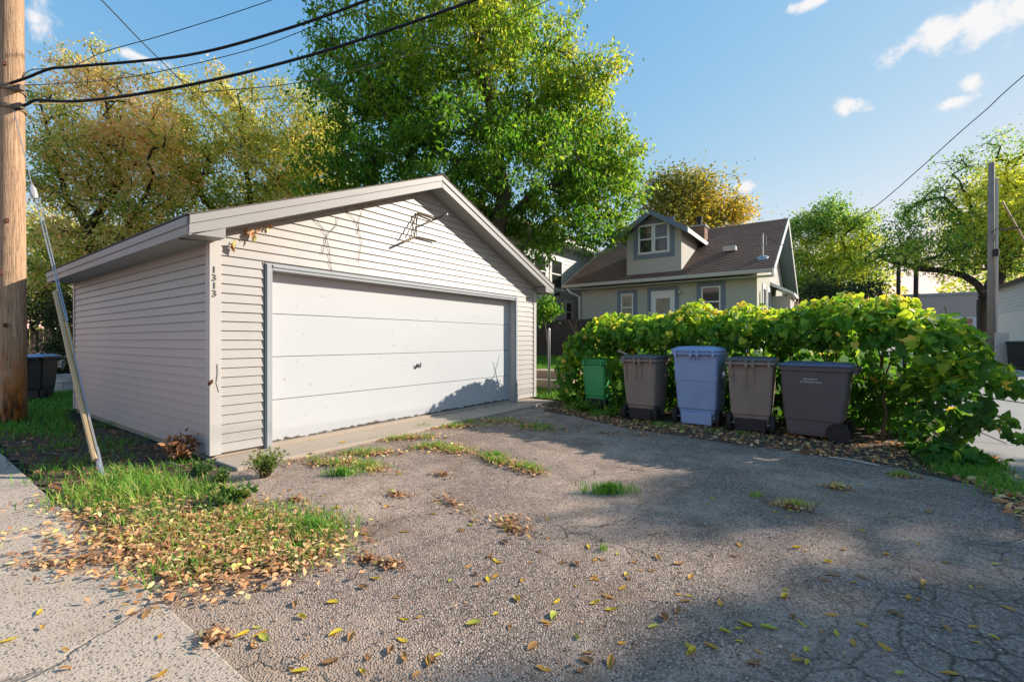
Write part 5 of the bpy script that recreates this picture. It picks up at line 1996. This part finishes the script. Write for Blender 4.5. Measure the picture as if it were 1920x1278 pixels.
tag(link('leaf_litter', mesh_np('leaf_litter', V, F, M['litter'], T)), 'dry brown and tan leaf litter lying in drifts and seams', None, None, 'stuff')
P = np.stack([r.uniform(-4.6, 1.1, 5200), r.uniform(.9, 6.4, 5200)], 1)
deb.append(flat_leaves(P, .0, .014, r, r.normal(.5, .3, len(P))))
V, F, T = join(deb)
tag(link('fine_debris', mesh_np('fine_debris', V, F, M['debris'], T)), 'fine brown plant crumbs strewn over the asphalt', None, None, 'stuff')
# gravel
n = 5200
P = np.stack([r.uniform(-4.5, 1.1, n), .9 + 5.4 * r.uniform(0, 1, n) ** 1.5], 1)
sz = r.uniform(.0022, .0065, n) * np.where(r.uniform(0, 1, n) < .03, 2.0, 1)
oct_ = np.array([(1, 0, 0), (-1, 0, 0), (0, 1, 0), (0, -1, 0), (0, 0, .8), (0, 0, -.5)])
V = np.concatenate([P, sz[:, None] * .2 - .001], 1)[:, None] + oct_[None] * sz[:, None, None] * r.uniform(.6, 1.3, (n, 6, 1))
of = np.array([(0, 2, 4), (2, 1, 4), (1, 3, 4), (3, 0, 4), (2, 0, 5), (1, 2, 5), (3, 1, 5), (0, 3, 5)])
F = (np.arange(n)[:, None, None] * 6 + of[None]).reshape(-1, 3)
tag(link('gravel', mesh_np('gravel', V.reshape(-1, 3), F, M['gravel'], np.repeat(r.uniform(0, 1, n), 6))), 'loose small stones on the worn asphalt', None, None, 'stuff')

# grass
P = poly_pts([(-5.4, .95), (-5.65, 1.3), (-4.6, 1.55), (-4.3, 1.25), (-4.6, .95)], 800, r, 34, .11)
gr.append(blades(P, 0.0, .13, .007, r.normal(.62, .2, len(P)), r, 1.3))
P = poly_pts(VERGE, 3900, r, 95, .10)
gr.append(blades(P, 0.0, .08, .006, r.normal(.60, .22, len(P)), r, 1.2))
P = ell(-2.85, 1.70, .30, .14, 0, 550, r)
gr.append(blades(P, 0.0, .075, .006, r.normal(.5, .12, 550), r, .7))
for i, (px, py, rx, ry, ang) in enumerate(SEAMS):
    x, y = gnd(px, py)
    cc = ell(x, y, rx, ry * .9, ang, 9, r)
    P = cc[r.integers(0, 9, 240)] + r.normal(0, .05, (240, 2))
    gr.append(blades(P, 0.0, .075, .006, r.normal(.60, .24, 240), r, 1.1))
P = poly_pts([(-5.3, 8.3), (-3.9, 8.25), (-3.9, 13), (-8.5, 13), (-6.3, 8.6)], 17000, r)
gr.append(blades(P, [zl(0, y) for y in P[:, 1]], .075, .010, r.normal(.58, .12, len(P)), r, .6))
P = poly_pts([(-16, .9), (-9.3, .9), (-8.0, 1.5), (-11.2, 1.95), (-11.3, 5.5), (-17, 5.5)], 14000, r)
gr.append(blades(P, 0.0, .09, .011, r.normal(.38, .15, len(P)), r, .7))
P = poly_pts([(-9.5, .85), (-5.3, .85), (-5.3, 1.9), (-9.5, 1.9)], 1800, r, 36, .10)
gr.append(blades(P, 0.0, .07, .007, r.normal(.35, .2, len(P)), r, .8))
P = poly_pts([(.75, 5.6), (1.2, 5.2), (1.3, 6.3), (.9, 6.9)], 1600, r, 22, .09)
gr.append(blades(P, 0.0, .11, .008, r.normal(.42, .14, len(P)), r, .8))
P = poly_pts([(-4.3, 7.3), (-3.0, 7.0), (-2.9, 7.5), (-4.0, 8.0)], 900, r, 22, .09)
gr.append(blades(P, 0.0, .10, .008, r.normal(.45, .15, len(P)), r, .8))
P = poly_pts([(-3.0, 6.7), (-.9, 6.6), (-.9, 6.85), (-3.0, 7.0)], 500, r, 16, .07)
gr.append(blades(P, 0.0, .06, .006, r.normal(.55, .2, len(P)), r, .8))
V, F, T = join(gr)
tag(link('grass', mesh_np('grass', V, F, M['grass'], T)), 'patchy grass in the verge, yard and asphalt seams', None, None, 'stuff')

# single tufts that stand by themselves
TUFT = [(1140, 922, .20, .05, 520, .09, .42, 'bright green grass tuft standing alone in the open asphalt'), (640, 890, .16, .05, 300, .08, .5, 'green grass tuft on the seam left of the garage door middle'),
        (930, 856, .12, .04, 200, .07, .5, 'small green tuft in the seam before the door right half'), (1130, 1030, .03, .02, 30, .04, .6, 'tiny green sprig among leaves mid lot'), (1690, 892, .11, .04, 140, .06, .7, 'thin yellowing tuft near the right end of the hedge'),
        (1490, 948, .14, .04, 160, .06, .85, 'straw-coloured tuft on the shaded asphalt'), (1570, 915, .09, .03, 90, .06, .95, 'dry golden tuft behind the straw-coloured one'), (1420, 930, .08, .03, 60, .05, .7, 'sparse tuft left of the straw-coloured one')]
for k, (px, py, rx, ry, n, h, tn, lab) in enumerate(TUFT):
    x, y = gnd(px, py)
    V, F, T = blades(ell(0, 0, rx, ry * 1.6, 35, n, r), 0.0, h, .006, r.normal(tn, .13, n), r, .7)
    o = link('grass_tuft', mesh_np('grass_tuft', V, F, M['grass'], T))
    o.location = (x, y, 0)
    tag(o, lab, 'grass tuft', 'grass tufts in the asphalt')


def weed(loc, rad, h, n, leaf, mat, seed, label, tint=.5, dry=0.0):
    rr = np.random.default_rng(seed)
    root = empty('weed', loc, label, 'weed', 'weeds around the garage corner')
    mbw = MB()
    tipsw = []
    for k in range(n):
        a = rr.uniform(0, 6.28)
        q = rr.uniform(.1, 1) * rad
        tp = (math.cos(a) * q, math.sin(a) * q, h * rr.uniform(.5, 1.1))
        mbw.tube([(math.cos(a) * q * .2, math.sin(a) * q * .2, 0), (math.cos(a) * q * .5, math.sin(a) * q * .5, tp[2] * .6), tp], [.004, .003, .0015], 4, False)
        for f in np.linspace(.3, 1, 6):
            tipsw.append((tp[0] * f, tp[1] * f, tp[2] * (f ** .8)))
    mbw.build('stem', M['stem'], root, local=True)
    Pw = np.repeat(np.array(tipsw), 3, 0) + rr.normal(0, .015, (len(tipsw) * 3, 3))
    V, F, T = leaf_arrays(Pw, leaf, leaf * .5, rr, (0, 0, 1), .25, rr.normal(tint, .18, len(Pw)), flat=.4)
    V[:, 2] = np.maximum(V[:, 2], .003)
    link('foliage', mesh_np('foliage', V, F, mat, T), root)


x, y = gnd(497, 893)
weed((x, y, 0), .22, .22, 40, .032, M['weed'], 1, 'bushy seeding weed at the apron edge left of the door', .55)
x, y = gnd(435, 945)
weed((x, y, 0), .18, .10, 16, .055, M['weed'], 2, 'broad-leaved bright green weed in the litter before the corner', .42)
x, y = gnd(415, 908)
weed((x, y, 0), .10, .13, 16, .030, M['weed'], 3, 'pale feathery weed below the garage corner', .35)
x, y = gnd(375, 890)
weed((x, y, 0), .16, .09, 14, .045, M['weed'], 4, 'low dark green weed beside the siding corner', .25)
x, y = gnd(315, 868)
weed((x, 1.85, 0), .20, .24, 26, .06, M['litter'], 5, 'dead rust-brown weed against the shaded side wall', .12)
x, y = gnd(1095, 772)
weed((x, y, 0), .30, .16, 26, .06, M['leaf_vine'], 6, 'low green weed in front of the green bin', .35)
x, y = gnd(1150, 782)
weed((x, y, 0), .14, .18, 14, .05, M['leaf_vine'], 7, 'leafy weed between the green bin and the grey-brown bin', .4)
x, y = gnd(1835, 880)
weed((x, y, 0), .22, .12, 18, .07, M['leaf_vine'], 8, 'low green weed under the alley end of the hedge', .3)
x, y = gnd(320, 880)
mb = MB()
mb.tube([(x - .22, y - .06, .03), (x - .05, y, .06), (x + .10, y + .03, .05), (x + .26, y + .02, .07)], [.006, .008, .008, .004], 5)
tag(mb.build('twig', M['twig']), 'bare brown twig on the dark soil by the garage corner', 'twig')
for k, (px, py, l_, a_) in enumerate([(1040, 826, .3, 20), (1580, 875, .25, -10), (1530, 985, .09, 0), (1230, 1000, .12, 60)]):
    x, y = gnd(px, py)
    mb = MB()
    c, s = math.cos(R(a_)) * l_ / 2, math.sin(R(a_)) * l_ / 2
    mb.tube([(x - c, y - s, .006), (x, y + .015, .012), (x + c, y + s, .006)], .004, 4)
    tag(mb.build('twig', M['twig']), ['longest thin twig on the asphalt before the bins', 'thin twig in the shade before the dark bin', 'short dark twig near the straw-coloured tuft', 'short twig right of the lone green tuft'][k], 'twig', 'twigs on the asphalt')

# loose fallen leaves, every one an object
kinds = [('yellow', .80, 'bright yellow fallen leaf lying on the asphalt'), ('orange', .52, 'orange-brown fallen leaf lying on the asphalt'), ('brown', .14, 'dull brown dry leaf lying on the asphalt'), ('green', .97, 'yellow-green fallen leaf lying on the asphalt'), ('tan', .33, 'tan papery fallen leaf lying on the asphalt')]
lm = {}
for kn, tv, _l in kinds:
    lm[kn] = []
    for v_ in range(5):
        rr = np.random.default_rng(300 + v_ + int(tv * 100))
        na = 7
        Vv, Ff = [], []
        wd = rr.uniform(.34, .52)
        c1_, c2_ = rr.uniform(.1, .5), rr.uniform(-.2, .45)
        tw = rr.uniform(-.5, .5)
        for i in range(na):
            f = i / (na - 1)
            w_ = wd * math.sin(math.pi * min(1, f * .93 + .035)) ** .8 * (1 - .25 * f)
            for sgn in (-1, 0, 1):
                Vv.append((f - .5, sgn * w_ * .5, .02 + c2_ * (f - .5) ** 2 * 1.2 + (abs(sgn) * w_ * c1_) + tw * sgn * w_ * (f - .5)))
        for i in range(na - 1):
            for j in range(2):
                a_ = i * 3 + j
                Ff.append((a_, a_ + 1, a_ + 4, a_ + 3))
        Vv = np.array(Vv)
        Vv[:, 2] -= Vv[:, 2].min()
        lm[kn].append(mesh_np('fallen_leaf', Vv, Ff, M['loose'], np.clip(tv + rr.normal(0, .05, len(Vv)), 0, 1), True))
spots = []
for _ in range(150):
    spots.append(gnd(r.uniform(430, 1900), 905 + 360 * r.uniform(0, 1) ** .8))
for (px, py, n, s_) in [(1070, 1045, 9, .12), (880, 1060, 5, .12), (1000, 1110, 7, .14), (1170, 1090, 5, .14), (960, 985, 6, .07), (1220, 1110, 5, .14), (1470, 960, 5, .1), (250, 1150, 5, .25), (330, 1200, 4, .25)]:
    x, y = gnd(px, py)
    for _ in range(n):
        spots.append((x + r.normal(0, s_), y + r.normal(0, s_)))
pk = ['yellow'] * 5 + ['orange'] * 6 + ['brown'] * 3 + ['green'] * 1 + ['tan'] * 5
labs = {k: l for k, _, l in kinds}
for (x, y) in spots:
    if y < .84:
        zz0 = .006
    else:
        zz0 = -.002
    kn = pk[r.integers(0, len(pk))]
    o = link('fallen_leaf', lm[kn][r.integers(0, 5)])
    s_ = r.uniform(.034, .072)
    o.scale = (s_, s_ * r.uniform(.8, 1.2), s_ * r.uniform(.6, 1.5))
    o.location = (x, y, zz0)
    o.rotation_euler = (r.normal(0, .08), r.normal(0, .08), r.uniform(0, 6.28))
    if y < .80:
        where, g = 'on the pale concrete alley', 'on the alley concrete'
    elif x - .45 * y > -1.0:
        where, g = 'on the crazed dark asphalt beside the side alley', 'on the crazed corner'
    elif y < 2.1:
        where, g = 'on the asphalt strip along the concrete alley', 'along the alley'
    else:
        where, g = 'in the middle of the asphalt lot', 'in the middle of the lot'
    tag(o, labs[kn].replace('on the asphalt', where), 'leaf', kn + ' fallen leaves ' + g)
x, y = gnd(570, 830)
for k, (px, py) in enumerate([(586, 830), (643, 834)]):
    x, y = gnd(px, py)
    o = link('fallen_leaf', lm['yellow'][k])
    o.scale = (.09, .09, .06)
    o.location = (x, y, .032)
    o.rotation_euler = (0, 0, k * 1.3)
    tag(o, ['yellow leaf on the concrete apron nearer the door jamb', 'yellow leaf on the concrete apron farther from the door jamb'][k], 'leaf', 'yellow leaves on the apron')
